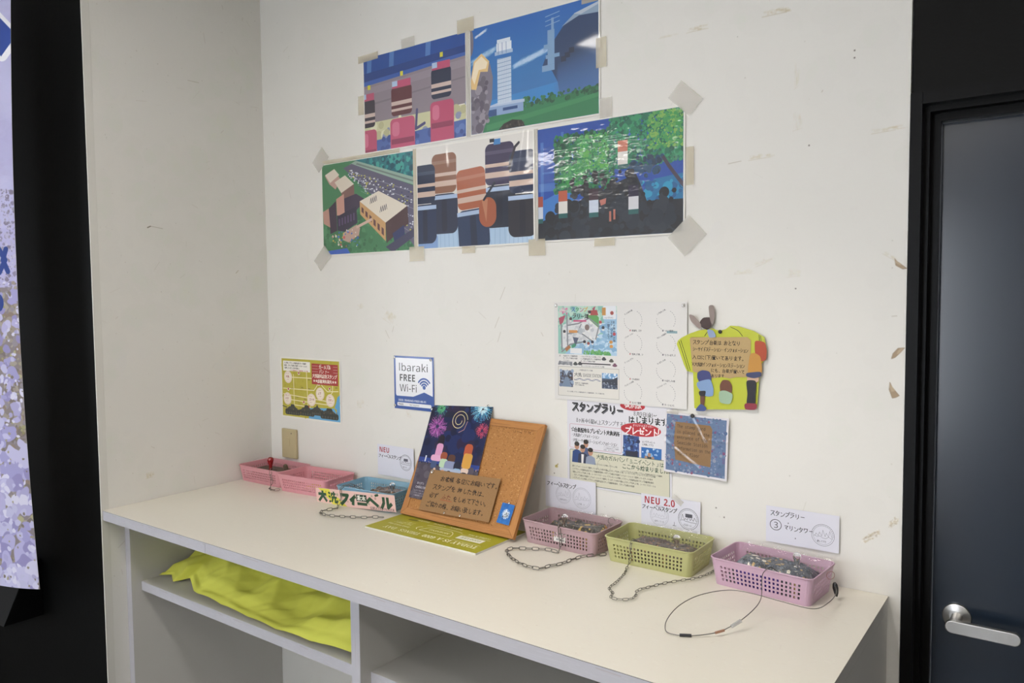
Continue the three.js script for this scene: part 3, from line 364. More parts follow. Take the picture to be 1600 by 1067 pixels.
// lower middle: white ground with stacked blocks of colour
picture('laminated_poster', 'laminated poster with stacked navy and brown blocks on white, bottom row middle', 0.7465, 1.6825, 0.4375, 0.309, (g, W, H) => {
  fill(g, '#dcd8d2', 0, 0, W, H);
  const stack = (x, y, w, top, coat, base, lean = 0) => { g.save(); g.translate(x, y); g.rotate(lean); g.fillStyle = base; g.beginPath(); g.roundRect(-w * 0.55, 178, w * 1.1, 120, 8); g.fill(); for (let i = -3; i < 4; i++) line(g, 'rgba(120,150,190,0.6)', 1.4, [[i * w * 0.15, 185], [i * w * 0.18, 290]]);
    g.fillStyle = coat; g.beginPath(); g.roundRect(-w * 0.5, 84, w, 118, 24); g.fill(); g.fillStyle = 'rgba(15,20,38,0.45)'; g.beginPath(); g.roundRect(-w * 0.1, 100, w * 0.2, 96, 10); g.fill(); fill(g, '#a9bddb', -w * 0.5, 88, w, 12);
    g.fillStyle = top; g.beginPath(); g.roundRect(-w * 0.46, -34, w * 0.92, 116, 18); g.fill(); g.fillStyle = '#cdb3a4'; g.fillRect(-w * 0.46, 22, w * 0.92, 10); g.fillRect(-w * 0.46, 46, w * 0.92, 16); g.fillStyle = 'rgba(255,255,255,0.14)'; g.fillRect(-w * 0.46, -14, w * 0.92, 10); g.restore(); };
  stack(112, 62, 104, '#8a5f49', '#232a44', '#a9c3dd'); stack(318, 56, 110, '#33284a', '#1c2336', '#a9c3dd'); stack(396, 86, 96, '#25304e', '#2a2730', '#b4cbe2'); stack(34, 88, 92, '#1b2743', '#1f2c4c', '#7f9fd0'); stack(214, 116, 116, '#a85d3e', '#203253', '#9fb9d6', -0.06);
  g.fillStyle = '#a3583a'; g.beginPath(); g.roundRect(244, 170, 62, 84, 30); g.fill(); poly(g, '#b87a5a', [[254, 178], [276, 174], [270, 240]]); line(g, '#1d2333', 7, [[262, 176], [300, 132]]); fill(g, '#3f7fc0', 298, 10, 24, 16); fill(g, '#1c2634', 284, 8, 16, 10); line(g, '#2a2430', 8, [[352, 96], [372, 40], [386, 30]]);
}, (() => { const n = noise2(74); return (u, v) => { const c1 = Math.exp(-(((u - 0.27) / 0.025) ** 2)) * Math.max(0, v - 0.45), c2 = Math.exp(-(((u - 0.92 - (v - 1) * 0.12) / 0.025) ** 2)) * Math.max(0, v - 0.3); return 0.001 + 0.0012 * n(u * 3, v * 2) + 0.003 * c1 + 0.004 * c2 + 0.0009 * n(u * 14, v * 34) * Math.max(0, 1 - Math.abs(v - 0.45) * 3) * u; }; })(),
  [[0.95, 1.676, 0.05, 0.02, 0], [1.19, 1.672, 0.055, 0.045, 0], [1.19, 1.84, 0.012, 0.3, 0, tapeWhite]]);
// lower right: blue sky, green trees, dark ground
picture('laminated_poster', 'laminated poster of green trees against blue sky with glare ripples', 1.1895, 1.6845, 0.43, 0.307, (g, W, H) => {
  fill(g, '#1c4aa2', 0, 0, W, H); cloud(g, 101, 60, 30, 220, 60, 'rgba(120,160,220,0.35)', 60); cloud(g, 102, 0, 150, 140, 70, 'rgba(90,140,210,0.4)', 60); for (const [x, y, w, h] of [[14, 40, 10, 160], [30, 90, 40, 6], [80, 20, 8, 70], [20, 120, 60, 5], [8, 150, 70, 22]]) fill(g, 'rgba(120,165,220,0.35)', x, y, w, h); poly(g, '#3c78c0', [[0, 200], [120, 170], [120, 262], [0, 270]]);
  poly(g, '#1b6ea0', [[290, 230], [350, 168], [W, 160], [W, 262], [290, 270]]); blots(g, 60, 103, ['#1f84b4', '#165a8c', '#2a95bd'], 300, 170, 130, 80, 4, 14);
  blots(g, 1500, 104, ['#17553f', '#1f6b45', '#2b7f4a', '#134836'], 60, 30, 180, 150, 2, 10); blots(g, 420, 105, ['#3c9950', '#58a84e', '#2f8a50'], 130, 40, 90, 90, 1.5, 7); blots(g, 1500, 106, ['#1a6a50', '#237d55', '#165845', '#2f9162'], 225, 0, 210, 130, 2, 10); blots(g, 420, 107, ['#5aa050', '#7aac52', '#3f9650'], 330, 4, 100, 90, 1.5, 7); blots(g, 260, 108, ['#3f9a4c', '#2f8648'], 80, 110, 80, 60, 1.5, 6);
  line(g, '#3b3346', 9, [[W - 4, 190], [388, 140], [372, 116]]); blots(g, 60, 109, ['#16344c', '#1c4566'], 280, 110, 90, 50, 4, 12);
  poly(g, '#1a1e28', [[0, H], [0, 258], [60, 236], [130, 214], [210, 182], [235, 172], [300, 150], [312, 176], [330, 220], [W, 222], [W, H]]); blots(g, 160, 110, ['#12151d', '#262c38', '#1e2633'], 30, 200, 380, 110, 5, 24); blots(g, 70, 111, ['#1d1d22', '#2b2a30'], 110, 140, 180, 60, 4, 14);
  for (const [x, y, c, d] of [[84, 186, '#b5593f', '#d9d6d0'], [262, 76, '#c2745c', '#d9d6d0'], [292, 190, '#231b38', '#cfcfd4'], [178, 190, '#3a2430', '#c9d4e4'], [6, 196, '#a14c3c', '#c4ccd8']]) { g.fillStyle = c; g.fillRect(x - 13, y - 12, 28, 28); g.fillStyle = d; g.fillRect(x - 13, y + 16, 28, 32); g.fillStyle = '#1c5a58'; g.fillRect(x - 13, y + 48, 28, 12); }
  fill(g, '#b06a5a', 224, 238, 6, 26); fill(g, '#b06a5a', 236, 234, 6, 26); poly(g, '#b96e60', [[196, 208], [216, 204], [214, 218], [200, 222]]);
}, (() => { const n = noise2(75); return (u, v) => { const band = Math.exp(-(((u - 0.42) / 0.22) ** 2)) * Math.exp(-(((v - 0.62) / 0.3) ** 2)) + 0.8 * Math.exp(-(((u - 0.97) / 0.03) ** 2)) * v + 0.5 * Math.exp(-(((u - 0.55) / 0.3) ** 2)) * Math.exp(-(((v - 0.35) / 0.2) ** 2)); return 0.001 + 0.001 * n(u * 2.5, v * 2) + band * (0.0011 * (n(u * 4 + 5, v * 24 + u * 3) - 0.3) + 0.0006 * n(u * 19, v * 46 + 7) + 0.00035 * n(u * 48, v * 80)); }; })(),
  [[1.62, 2.005, 0.075, 0.05, -0.75, tapeWhite], [1.625, 1.68, 0.075, 0.065, 0.75, tapeWhite], [1.632, 1.845, 0.02, 0.09, 0], [1.4, 1.676, 0.06, 0.02, 0]], 0.05, 150, 240);

// ---------------------------------------------------------------- smaller papers on the wall
function paper(name, label, category, x, y, w, h, pxPerMm, draw, o = {}) {
  const t = thing(name, label, category, [x, y, o.z ?? 0.0008], 0, o.group);
  t.rotation.z = o.turn ?? 0;
  const map = print(w * 1000, h * 1000, pxPerMm, draw);
  part(t, o.part ?? 'sheet', sheetGeo(w, h, o.nx ?? 30, o.ny ?? 24, o.relief), [o.gloss ? glossy(map, o.gloss) : matte(map), paperBack]);
  return t;
}
paper('stamp_map', 'olive yellow stamp map with a red title block and tank shapes, above the wall plate', 'poster', 0.066, 1.113, 0.3185, 0.2185, 3.6, (g, W, H) => {
  fill(g, '#efece4', 0, 0, W, H); fill(g, '#b9ae35', 6, 6, W - 12, H - 12); blots(g, 100, 121, ['rgba(170,158,40,0.5)', 'rgba(196,186,70,0.4)'], 6, 6, W - 12, H - 12, 4, 14);
  poly(g, '#5aa6d6', [[W - 6, 120], [W - 18, 128], [W - 26, 150], [W - 34, 168], [200, 172], [150, 176], [150, H - 6], [W - 6, H - 6]]); poly(g, '#b9ae35', [[W - 40, 160], [W - 22, 172], [W - 24, 184]]); fill(g, '#f1eee6', 14, 14, 148, 36); rows(g, 20, 21, 130, 3, 9, 6.4, '#2a2520', 122); rows(g, 56, 47, 100, 1, 5, 4.4, '#b03434', 123);
  for (const p of [[[12, 114], [180, 112], [196, 96], [210, 62]], [[12, 134], [250, 146]], [[14, 152], [262, 158]], [[70, 62], [72, 176]], [[142, 50], [146, 180]], [[60, 72], [200, 70], [226, 96], [250, 112], [W - 14, 108]], [[280, 60], [276, 112], [262, 126]], [[60, 170], [160, 172]]]) line(g, '#ece2b4', 3.2, p);
  const pod = (x, y, a, b) => { oval(g, '#f1e6d6', x, y, 22, 22); ring(g, '#c98a86', 0.8, x, y, 19); jtext(g, a, x - 12, y - 6, 8.6, { color: '#9c3a3e', weight: 0.13 }); rows(g, x - 10, y - 12, 20, 1, 4, 4, '#b06a6a', 130 + x); rows(g, x - 9, y + 9, 18, 1, 4, 3.6, '#b06a6a', 131 + x); };
  pod(40, 72, '大洗', ''); pod(34, 150, '入口', ''); pod(212, 122, '上下', ''); pod(166, 146, 'ロッカ', ''); pod(264, 142, 'スタン', '');
  for (const [x, y] of [[100, 56], [206, 88], [262, 102], [40, 116], [124, 158]]) { oval(g, '#e9e0cc', x, y, 6, 6); oval(g, '#a8302c', x, y - 1, 3.4, 4.2); } for (const [x, y] of [[150, 76], [190, 84], [56, 112], [112, 106], [150, 108], [80, 142], [126, 146], [84, 158], [290, 96]]) rows(g, x, y, 16, 1, 4, 4, '#3a352c', 140 + x);
  fill(g, '#a8322e', 128, 168, 26, 11); rows(g, 131, 174, 20, 1, 4, 5, '#f4ece0', 150);
  fill(g, '#a8312f', 170, 18, 136, 72); jtext(g, 'ガールズ&', 208, 21, 15, { color: '#f3e7da', weight: 0.12, sx: 0.82 }); jtext(g, 'パンツァー', 210, 37, 14, { color: '#f3e7da', weight: 0.12, sx: 0.82 }); for (const y of [26, 36, 46]) { line(g, '#e0bdb4', 1, [[173, y], [203, y]]); line(g, '#e0bdb4', 1, [[282, y], [303, y]]); } jtext(g, '大洗観光記念スタンプ', 174, 53, 14, { color: '#f6ece0', weight: 0.13, sx: 0.87 }); jtext(g, '★★設置場所案内★★', 176, 71, 13.5, { color: '#f6ece0', weight: 0.13, sx: 0.88 });
  for (const [x, y, w] of [[20, 186, 84], [96, 184, 84], [160, 178, 70], [212, 186, 92]]) { g.fillStyle = '#272b28'; g.beginPath(); g.roundRect(x, y, w, 21, 8); g.fill(); poly(g, '#333a34', [[x + 8, y + 2], [x + 22, y - 8], [x + w - 26, y - 8], [x + w - 8, y + 3]]); poly(g, '#2c312c', [[x + 28, y - 7], [x + 34, y - 17], [x + w - 34, y - 17], [x + w - 28, y - 7]]); for (let i = 0; i < 6; i++) oval(g, '#474b44', x + 10 + i * (w - 20) / 5, y + 15, 4.4, 4.4); } line(g, '#2c312c', 3, [[30, 182], [6, 178]]); blots(g, 30, 124, ['#5d4f38', '#3c4538', '#6a5a3e'], 30, 178, 270, 18, 1.5, 4);
}, { gloss: 0.25, relief: calm(76, 0.0006) });
{
  const t = paper('wifi_sign', 'blue and white free Wi-Fi sign plate fixed with four clear pins', 'sign', 0.637, 1.1885, 0.169, 0.1675, 4.6, (g, W, H) => {
    fill(g, '#13489a', 0, 0, W, H); g.fillStyle = '#e8e9ee'; g.beginPath(); g.moveTo(7, 6); g.lineTo(W - 6, 6); g.lineTo(W - 6, 121); g.lineTo(128, 110); g.lineTo(82, 126); g.lineTo(14, 127); g.quadraticCurveTo(7, 127, 7, 118); g.closePath(); g.fill();
    latin(g, 'lbaraki', 19, 47, 33, '#26262a', { width: 128 }); latin(g, 'FREE', 22, 79, 30, '#17171a', { width: 70, bold: true }); latin(g, 'Wi-Fi', 23, 112, 32, '#26262a', { width: 76 });
    for (const q of [28, 19.5, 11.5]) ring(g, '#13489a', 5.4, 128, 96, q, q, -Math.PI * 0.8, -Math.PI * 0.2); oval(g, '#13489a', 128, 95, 6.4, 6.4);
    latin(g, 'SSID: IBARAKI-FREE-Wi-Fi', 17, 143, 9, '#dfe6f2', { width: 118, bold: true }); g.fillStyle = '#e8e9ee'; g.beginPath(); g.roundRect(12, 147, W - 24, 11, 4); g.fill(); latin(g, 'PASS', 17, 156, 8.4, '#4a4a55', { width: 22, bold: true }); latin(g, 'Not required', 66, 155.4, 6.6, '#55555c', { width: 40 });
  }, { gloss: 0.2, part: 'plate', z: 0.001, relief: () => 0.0012 });
  for (const [x, y] of [[0.006, 0.162], [0.16, 0.16], [0.006, 0.01], [0.162, 0.008]]) pin(t, x, y, clearMat, 0.75, 0.0013);
}
{
  const t = thing('wall_plate', 'beige blank wall plate beside the corner above the pink basket', 'wall plate', [0.112, 1.02, 0.0005]);
  const ivory = std('#b9ab86', 0.5); part(t, 'cover', box(0.079, 0.105, 0.011, 0.003), ivory, [0, 0, 0.0055]); part(t, 'insert', box(0.03, 0.032, 0.002, 0.0008), ivory, [-0.008, 0.006, 0.0115]); part(t, 'screw', new THREE.SphereGeometry(0.0025, 10, 8), std('#777067', 0.4), [0.016, 0.038, 0.0105]);
}
const stampRing = (g, x, y, r, color, seed, strong) => { const q = rng(seed); ring(g, color, strong ? 0.9 : 0.6, x, y, r); ring(g, color, strong ? 0.5 : 0.35, x, y, r * 0.86); g.save(); g.beginPath(); g.arc(x, y, r * 0.84, 0, 7); g.clip(); const a = []; for (let i = 0; i <= 8; i++) a.push([x - r + i * r / 4, y + r * 0.2 + r * 0.22 * (q() - 0.5)]); line(g, color, strong ? 0.8 : 0.5, a); for (let i = 0; i < 5; i++) line(g, color, strong ? 0.8 : 0.45, [[x - r * 0.7 + r * 0.3 * i, y + r * 0.1], [x - r * 0.6 + r * 0.3 * i, y - r * 0.5 * q()], [x - r * 0.4 + r * 0.3 * i, y + r * 0.1]]); if (strong) { g.fillStyle = color; g.globalAlpha = 0.8; g.fillRect(x - r * 0.3, y - r * 0.5, r * 0.7, r * 0.34); g.globalAlpha = 1; } rows(g, x - r * 0.5, y + r * 0.58, r, 1, 3, r * 0.2, color, seed); g.restore(); for (let i = 0; i < 18; i++) { const t = Math.PI + i / 17 * Math.PI; line(g, color, 0.5, [[x + Math.cos(t) * r * 0.9, y + Math.sin(t) * r * 0.9], [x + Math.cos(t) * r * 0.96, y + Math.sin(t) * r * 0.96]]); } };
const card = (label, x, y, w, h, draw, z = 0.0045) => paper('stamp_card', label, 'card', x, y, w, h, 5, (g, W, H) => { fill(g, '#dcdce6', 0, 0, W, H); draw(g, W, H); }, { z, relief: (u, v) => 0.001 * u * u + 0.0005 * v, nx: 10, ny: 8 });
card('white postcard marked NEU in red, left of the cork board', 0.558, 0.966, 0.1615, 0.1, (g) => { jtext(g, 'NEU', 8, 7, 20, { color: '#a63a46', weight: 0.1, bold: true }); jtext(g, 'フィーベルスタンプ', 6, 30, 12.5, { color: '#1f1f26', weight: 0.12, wobble: 0.12, sx: 0.88 }); stampRing(g, 126, 48, 25, '#3a3a46', 161, true); });
card('white postcard with two pale round stamps behind the mauve basket', 1.214, 0.962, 0.1595, 0.0855, (g) => { jtext(g, 'フィーベルスタンプ', 6, 14, 12.5, { color: '#1f1f26', weight: 0.12, wobble: 0.12, sx: 0.8 }); stampRing(g, 58, 46, 24, '#9a9aa6', 162); stampRing(g, 116, 48, 28, '#8d8d99', 163); });
{
  const t = card('white postcard marked NEU 2.0 in red behind the lime basket', 1.505, 0.957, 0.158, 0.082, (g) => { jtext(g, 'NEU 2.0', 8, 4, 21, { color: '#a8242f', weight: 0.1, sx: 0.92, bold: true }); jtext(g, 'フィーベルスタンプ', 3, 26, 12, { color: '#1f1f26', weight: 0.12, wobble: 0.12, sx: 0.86 }); stampRing(g, 50, 50, 25, '#9a9aa6', 164); stampRing(g, 127, 47, 26, '#33333c', 165, true); line(g, '#55555c', 0.9, [[90, 60], [90, 68], [86, 69], [95, 69]]); });
  tape(t, 0.1, 0.079, 0.03, 0.014, -0.6, tapeWhite, 0.0032);
}
card('white postcard marked circled three behind the right pink basket', 1.821, 0.973, 0.159, 0.083, (g) => { jtext(g, 'スタンプラリー', 9, 9, 12.5, { color: '#1f1f26', weight: 0.1, wobble: 0.1, sx: 0.86 }); ring(g, '#1f1f26', 1.3, 22, 42, 12.5, 12); latin(g, '3', 17.5, 49, 19, '#26262c'); jtext(g, 'マリンタワー', 41, 38, 12.5, { color: '#1f1f26', weight: 0.1, wobble: 0.1, sx: 0.82 }); stampRing(g, 125, 48, 24, '#4a4a56', 166); for (const [x, y] of [[66, 66], [50, 34]]) oval(g, '#444450', x, y, 1, 1.6); });

paper('stamp_rally_flyer', 'white rally flyer with large black title and red ovals, under the map sheet', 'flyer', 1.2835, 1.031, 0.3035, 0.245, 5, (g, W, H) => {
  fill(g, '#dcdbe2', 0, 0, W, H); g.save(); g.translate(0, 16);
  jtext(g, 'スタンプラリー', 16, 6, 24, { color: '#5c5c66', weight: 0.15, sx: 0.9, cap: 'butt' }); jtext(g, 'スタンプラリー', 14, 3, 24, { color: '#121216', weight: 0.15, sx: 0.9 });
  oval(g, '#b5202c', 195, 2, 35, 12); jtext(g, '復刻版', 172, -7, 15, { color: '#f2e6e6', weight: 0.13, sx: 1.05 });
  jtext(g, '8月9日(金)～', 198, 15, 12, { color: '#1c1c22', weight: 0.09, sx: 0.88 }); jtext(g, 'はじまります', 184, 27, 18, { color: '#15151a', weight: 0.15, sx: 0.96 });
  jtext(g, '8ヶ所中6個以上スタンプすると', 28, 45, 13, { color: '#2a2a33', weight: 0.08, sx: 0.8 });
  oval(g, '#b4212d', 218, 61, 56, 17); jtext(g, 'オリジナルステッカー', 196, 47, 6.6, { color: '#f2e6e6', weight: 0.1, sx: 0.85 }); jtext(g, 'プレゼント！', 174, 55, 19, { color: '#f6ecec', weight: 0.15, sx: 0.94 }); line(g, '#f6ecec', 3, [[268, 55], [267, 66]]); oval(g, '#f6ecec', 267, 71, 1.8, 1.8);
  g.strokeStyle = '#c08a9a'; g.lineWidth = 1; g.beginPath(); g.roundRect(8, 63, 156, 64, 4); g.stroke();
  jtext(g, '☆台紙配布&プレゼント交換場所', 12, 71, 13, { color: '#17171c', weight: 0.13, sx: 0.74 }); jtext(g, '・大洗駅インフォメーション', 12, 87, 9.6, { color: '#2c2c36', weight: 0.09, sx: 0.68 }); jtext(g, '・大洗シーサイドステーションインフォメーション', 12, 101, 9.6, { color: '#2c2c36', weight: 0.09, sx: 0.62 }); rows(g, 112, 113, 48, 3, 5, 3.6, '#85858f', 171);
  fill(g, '#2f4a86', 169, 78, 45, 62); blots(g, 70, 172, ['#25386a', '#4a6fae', '#1c2a50', '#7d9ccc'], 169, 78, 45, 60, 1.5, 6); fill(g, '#20253c', 176, 118, 34, 22); fill(g, '#2366ae', 220, 104, 56, 44); blots(g, 14, 173, ['#8fb6dc', '#bcd3ea'], 222, 104, 52, 20, 1.5, 5); poly(g, '#8a5a38', [[256, 148], [276, 128], [276, 148]]); poly(g, '#1f2c36', [[228, 148], [232, 130], [240, 124], [254, 130], [258, 148]]); oval(g, '#b08a72', 242, 122, 4.4, 5.4); oval(g, '#b08a72', 233, 130, 4, 5); oval(g, '#b08a72', 252, 130, 4, 5); rows(g, 222, 90, 40, 2, 7, 5.6, '#3a3a44', 174);
  g.fillStyle = '#d3d0bb'; g.strokeStyle = '#3f5a4c'; g.lineWidth = 1.3; g.beginPath(); g.roundRect(8, 132, W - 14, H - 16 - 137, 4); g.fill(); g.stroke();
  for (const [x, y, c] of [[58, 112, '#4a5a80'], [30, 120, '#24437c'], [48, 126, '#262e48'], [72, 132, '#8c97ae']]) { poly(g, c, [[x - 15, 166], [x - 13, y + 16], [x, y + 10], [x + 13, y + 16], [x + 16, 166]]); oval(g, '#b98a72', x, y + 2, 7.4, 9.4); oval(g, '#262019', x, y - 4, 7.8, 6); } poly(g, '#e4e2e2', [[44, 142], [52, 142], [50, 166], [44, 166]]);
  jtext(g, '大洗のガルパン「ミニイベント」は', 90, 137, 12.6, { color: '#26422f', weight: 0.1, sx: 0.92 }); jtext(g, 'ここから始まりました', 166, 152, 12.6, { color: '#26422f', weight: 0.12, sx: 0.98 });
  ring(g, '#85887c', 0.6, 112, 166, 20, 18); rows(g, 84, 164, 72, 1, 5, 4.4, '#3f4038', 175); rows(g, 162, 172, 118, 1, 5, 4.4, '#4a4b42', 179); rows(g, 16, 176, 258, 5, 8, 5.2, '#4a4b42', 176); g.restore();
}, { gloss: 0.12, z: 0.0006, relief: (() => { const n = noise2(77); return (u, v) => 0.0004 + 0.0011 * n(u * 4, v * 4) + 0.0012 * n(u * 9 + 3, v * 7) * Math.max(0, 1 - Math.abs(v - 0.3) * 2); })(), nx: 60, ny: 50 });
{
  const t = paper('stamp_rally_sheet', 'laminated stamp rally sheet with a painted map and eight dotted circles', 'poster', 1.2455, 1.2615, 0.3815, 0.2605, 4.4, (g, W, H) => {
    fill(g, '#dddbd8', 0, 0, W, H); ring(g, '#c9c7c4', 0.8, 0, 0, 0.1);
    const mx = 12, my = 10, mw = 178, mh = 128; g.save(); g.beginPath(); g.rect(mx, my, mw, mh); g.clip(); fill(g, '#8fc0b4', mx, my, mw, mh); blots(g, 160, 181, ['#a6cbb8', '#7fb3a8', '#b5d3c4'], mx, my, mw, 60, 4, 16); poly(g, '#93b9d6', [[mx + mw, 30], [150, 40], [158, 70], [140, 100], [60, 118], [30, 140], [mx + mw, 140]]); blots(g, 160, 182, ['#a8c8df', '#7fa9cc', '#b9d3e4', '#86aecd'], 70, 60, 122, 80, 3, 10, 1.8);
    poly(g, '#d5d6d8', [[28, 60], [70, 48], [104, 38], [130, 52], [142, 78], [118, 98], [70, 104], [34, 124], [20, 118]]); blots(g, 60, 183, ['#c2c4c8', '#e2e2e0', '#b9bcc2'], 30, 52, 105, 50, 2, 8); poly(g, '#5a9a52', [[100, 34], [124, 26], [138, 40], [136, 66], [112, 48]]); line(g, '#7f8288', 4.4, [[22, 40], [24, 126]]); line(g, '#7f8288', 4, [[40, 34], [42, 114]]); line(g, '#7f8288', 3.6, [[40, 62], [76, 56], [108, 42], [138, 62], [128, 96]]); line(g, '#7f8288', 3.4, [[42, 84], [74, 78], [92, 86], [118, 102]]); line(g, '#7f8288', 3, [[74, 78], [84, 58]]); line(g, '#7f8288', 4.2, [[24, 132], [50, 112], [92, 104]]);
    poly(g, '#a64a5e', [[14, 42], [36, 34], [28, 54], [18, 60]]); poly(g, '#a64a5e', [[118, 16], [128, 10], [122, 30]]); poly(g, '#a5403f', [[104, 22], [132, 20], [136, 34], [108, 34]]); oval(g, '#7d6a66', 102, 66, 7, 8); oval(g, '#aeb4bc', 82, 76, 7, 9); poly(g, '#4b5468', [[58, 92], [76, 94], [66, 118]]); fill(g, '#c78a4a', 46, 74, 26, 7); poly(g, '#a86a3e', [[34, 124], [46, 114], [52, 120], [38, 132]]); poly(g, '#3f8a6a', [[54, 114], [66, 108], [66, 118], [56, 122]]); fill(g, '#dfe0e0', 50, 122, 36, 14); blots(g, 40, 184, ['#4f9a58', '#6aa860'], 92, 128, 80, 10, 2, 7);
    for (const [x, y, c] of [[94, 104, '#2b2a35'], [106, 108, '#8e4a44'], [118, 104, '#2f3648'], [32, 78, '#22202a'], [110, 26, '#262430'], [52, 44, '#3a2a2c'], [142, 52, '#b04a4a'], [150, 66, '#2b2e3a']]) { oval(g, c, x, y, 4.4, 4.4); g.fillStyle = '#e6dfd8'; g.fillRect(x - 2.4, y + 3.4, 4.8, 4); } for (const [x, y] of [[94, 122], [108, 126], [120, 121], [166, 112]]) line(g, '#3c4a66', 1, [[x, y], [x, y - 6], [x + 2.4, y - 4.4]]);
    jtext(g, 'ス', 54, 13, 12, { color: '#2a55a0', weight: 0.15 }); jtext(g, 'タ', 67, 13, 12, { color: '#2f8a55', weight: 0.15 }); jtext(g, 'ン', 80, 13, 12, { color: '#b83e74', weight: 0.15 }); jtext(g, 'プ', 92, 13, 12, { color: '#c99a2e', weight: 0.15 }); jtext(g, 'ラリー道', 58, 30, 13, { color: '#16161c', weight: 0.15, sx: 0.9 }); fill(g, '#c64f7a', 60, 47, 40, 4.4);
    blots(g, 20, 185, ['#d79ab4', '#c86a92', '#e4bccb'], 18, 16, 26, 14, 1.4, 4); g.fillStyle = '#dfe3e8'; g.beginPath(); g.roundRect(150, 10, 38, 34, 3); g.fill(); oval(g, '#dfe6ee', 164, 24, 4.4, 9); oval(g, '#9e4a44', 176, 28, 5, 5); fill(g, '#c08a44', 147, 14, 11, 20); rows(g, 154, 40, 30, 1, 4, 4, '#4a4a52', 186); g.restore();
    jtext(g, '8ヶ所中6ヶ所', 179, 48, 7.6, { color: '#2c3852', weight: 0.12, vertical: true }); jtext(g, 'スタンプを押せば', 171, 48, 7, { color: '#2c3852', weight: 0.11, vertical: true }); jtext(g, '一個もらえて', 162, 48, 7.4, { color: '#2c3852', weight: 0.11, vertical: true }); oval(g, '#d0913e', 173, 103, 5, 4.4); oval(g, '#d0913e', 174, 114, 5, 4.4); oval(g, 'rgba(192,58,58,0.85)', 182.5, 82, 4.4, 4.4);
    rows(g, 28, 143, 46, 3, 6, 4.4, '#4a4a50', 187); rows(g, 82, 143, 66, 3, 6, 4.4, '#4a4a50', 188); jtext(g, '※', 14, 140, 6, {}); fill(g, '#8d8f94', 14, 158, 42, 9); blots(g, 30, 189, ['#77797f', '#a3a5aa'], 14, 158, 42, 9, 1, 4); fill(g, '#26262b', 84, 160, 88, 3); rows(g, 84, 168, 74, 1, 4, 3.8, '#4a4a50', 190); for (const [x, y, c] of [[66, 164, '#3c3f40'], [80, 163, '#3a3a3e'], [152, 148, '#3d4148'], [174, 152, '#4a4a40'], [184, 163, '#73485e']]) { oval(g, c, x, y, 7, 3.4); oval(g, c, x, y - 3.4, 4, 2.6); }
    fill(g, '#dcd9d2', 12, 172, 184, 78); g.strokeStyle = '#8f8d84'; g.lineWidth = 0.9; g.strokeRect(12, 172, 184, 78); fill(g, '#4e5566', 17, 182, 41, 44); blots(g, 60, 191, ['#3a2f30', '#6d7d9a', '#8fa0bc', '#4a3a36', '#5f6c88'], 17, 182, 41, 44, 1.5, 6); poly(g, '#a9b8cc', [[30, 182], [46, 182], [38, 196]]); poly(g, '#74869f', [[34, 200], [44, 200], [52, 226], [22, 226]]); fill(g, '#3f4c62', 146, 184, 46, 40); fill(g, '#6f9cc8', 146, 184, 46, 14); blots(g, 16, 192, ['#dfe8f0', '#b9cfe4'], 146, 184, 46, 12, 2, 5); poly(g, '#2f3442', [[146, 204], [176, 200], [192, 192], [192, 214], [146, 214]]); blots(g, 24, 193, ['#5a6274', '#8a93a4', '#2a2f3c'], 146, 208, 46, 14, 1.2, 4);
    rows(g, 76, 179, 48, 1, 4, 4, '#77757a', 194); jtext(g, '大洗 ', 62, 186, 11, { color: '#26262c', weight: 0.1 }); latin(g, 'SEASIDE STATION', 88, 196.5, 11.5, '#26262c', { width: 56, sx: 1 }); const wv = []; for (let i = 0; i <= 40; i++) wv.push([62 + i * 2, 204 + 2.4 * Math.sin(i * 0.5)]); line(g, '#3a4a7a', 1, wv); line(g, '#3a4a7a', 0.8, wv.map(([x, y], i) => [x, 204 + 2.4 * Math.sin(i * 0.5 + 1.4)])); rows(g, 64, 214, 46, 2, 5, 3.8, '#4a4a50', 195); rows(g, 40, 238, 120, 1, 4, 3.6, '#55555c', 196);
    for (let k = 0; k < 8; k++) { const x = k % 2 ? 326 : 236, y = [46, 104, 166, 224][k >> 1] - (k % 2 ? 1 : 0) + (k >> 1) * 1.5, q = 25; g.setLineDash([2.4, 3.4]); ring(g, '#6d6d74', 0.9, x, y, q, q, -1.1, 0.7); ring(g, '#6d6d74', 0.9, x, y, q, q, 1.6, 3.3); g.setLineDash([]); g.save(); g.translate(x - 24, y - 14); g.rotate(-0.5); rows(g, 0, 0, 32, 1, 4, 4.4, '#3c3c44', 200 + k); g.restore(); oval(g, k % 2 ? '#6d6d74' : '#c07a7a', x - 8, y + q + 1, 2, 2); rows(g, x - 3, y + q + 1, 32, 1, 5, 5.4, '#26262c', 210 + k); if (k === 1) fill(g, 'rgba(74,122,138,0.6)', x + 2, y + q + 1, 28, 6); }
  }, { gloss: 0.1, z: 0.0028, relief: (() => { const n = noise2(78); return (u, v) => 0.0004 + 0.0014 * n(u * 3, v * 3) + 0.001 * n(u * 8 + 2, v * 8) * u; })(), nx: 60, ny: 44 });
  for (const [x, y] of [[0.008, 0.252], [0.373, 0.252]]) pin(t, x, y, clearMat, 0.8, 0.002);
}
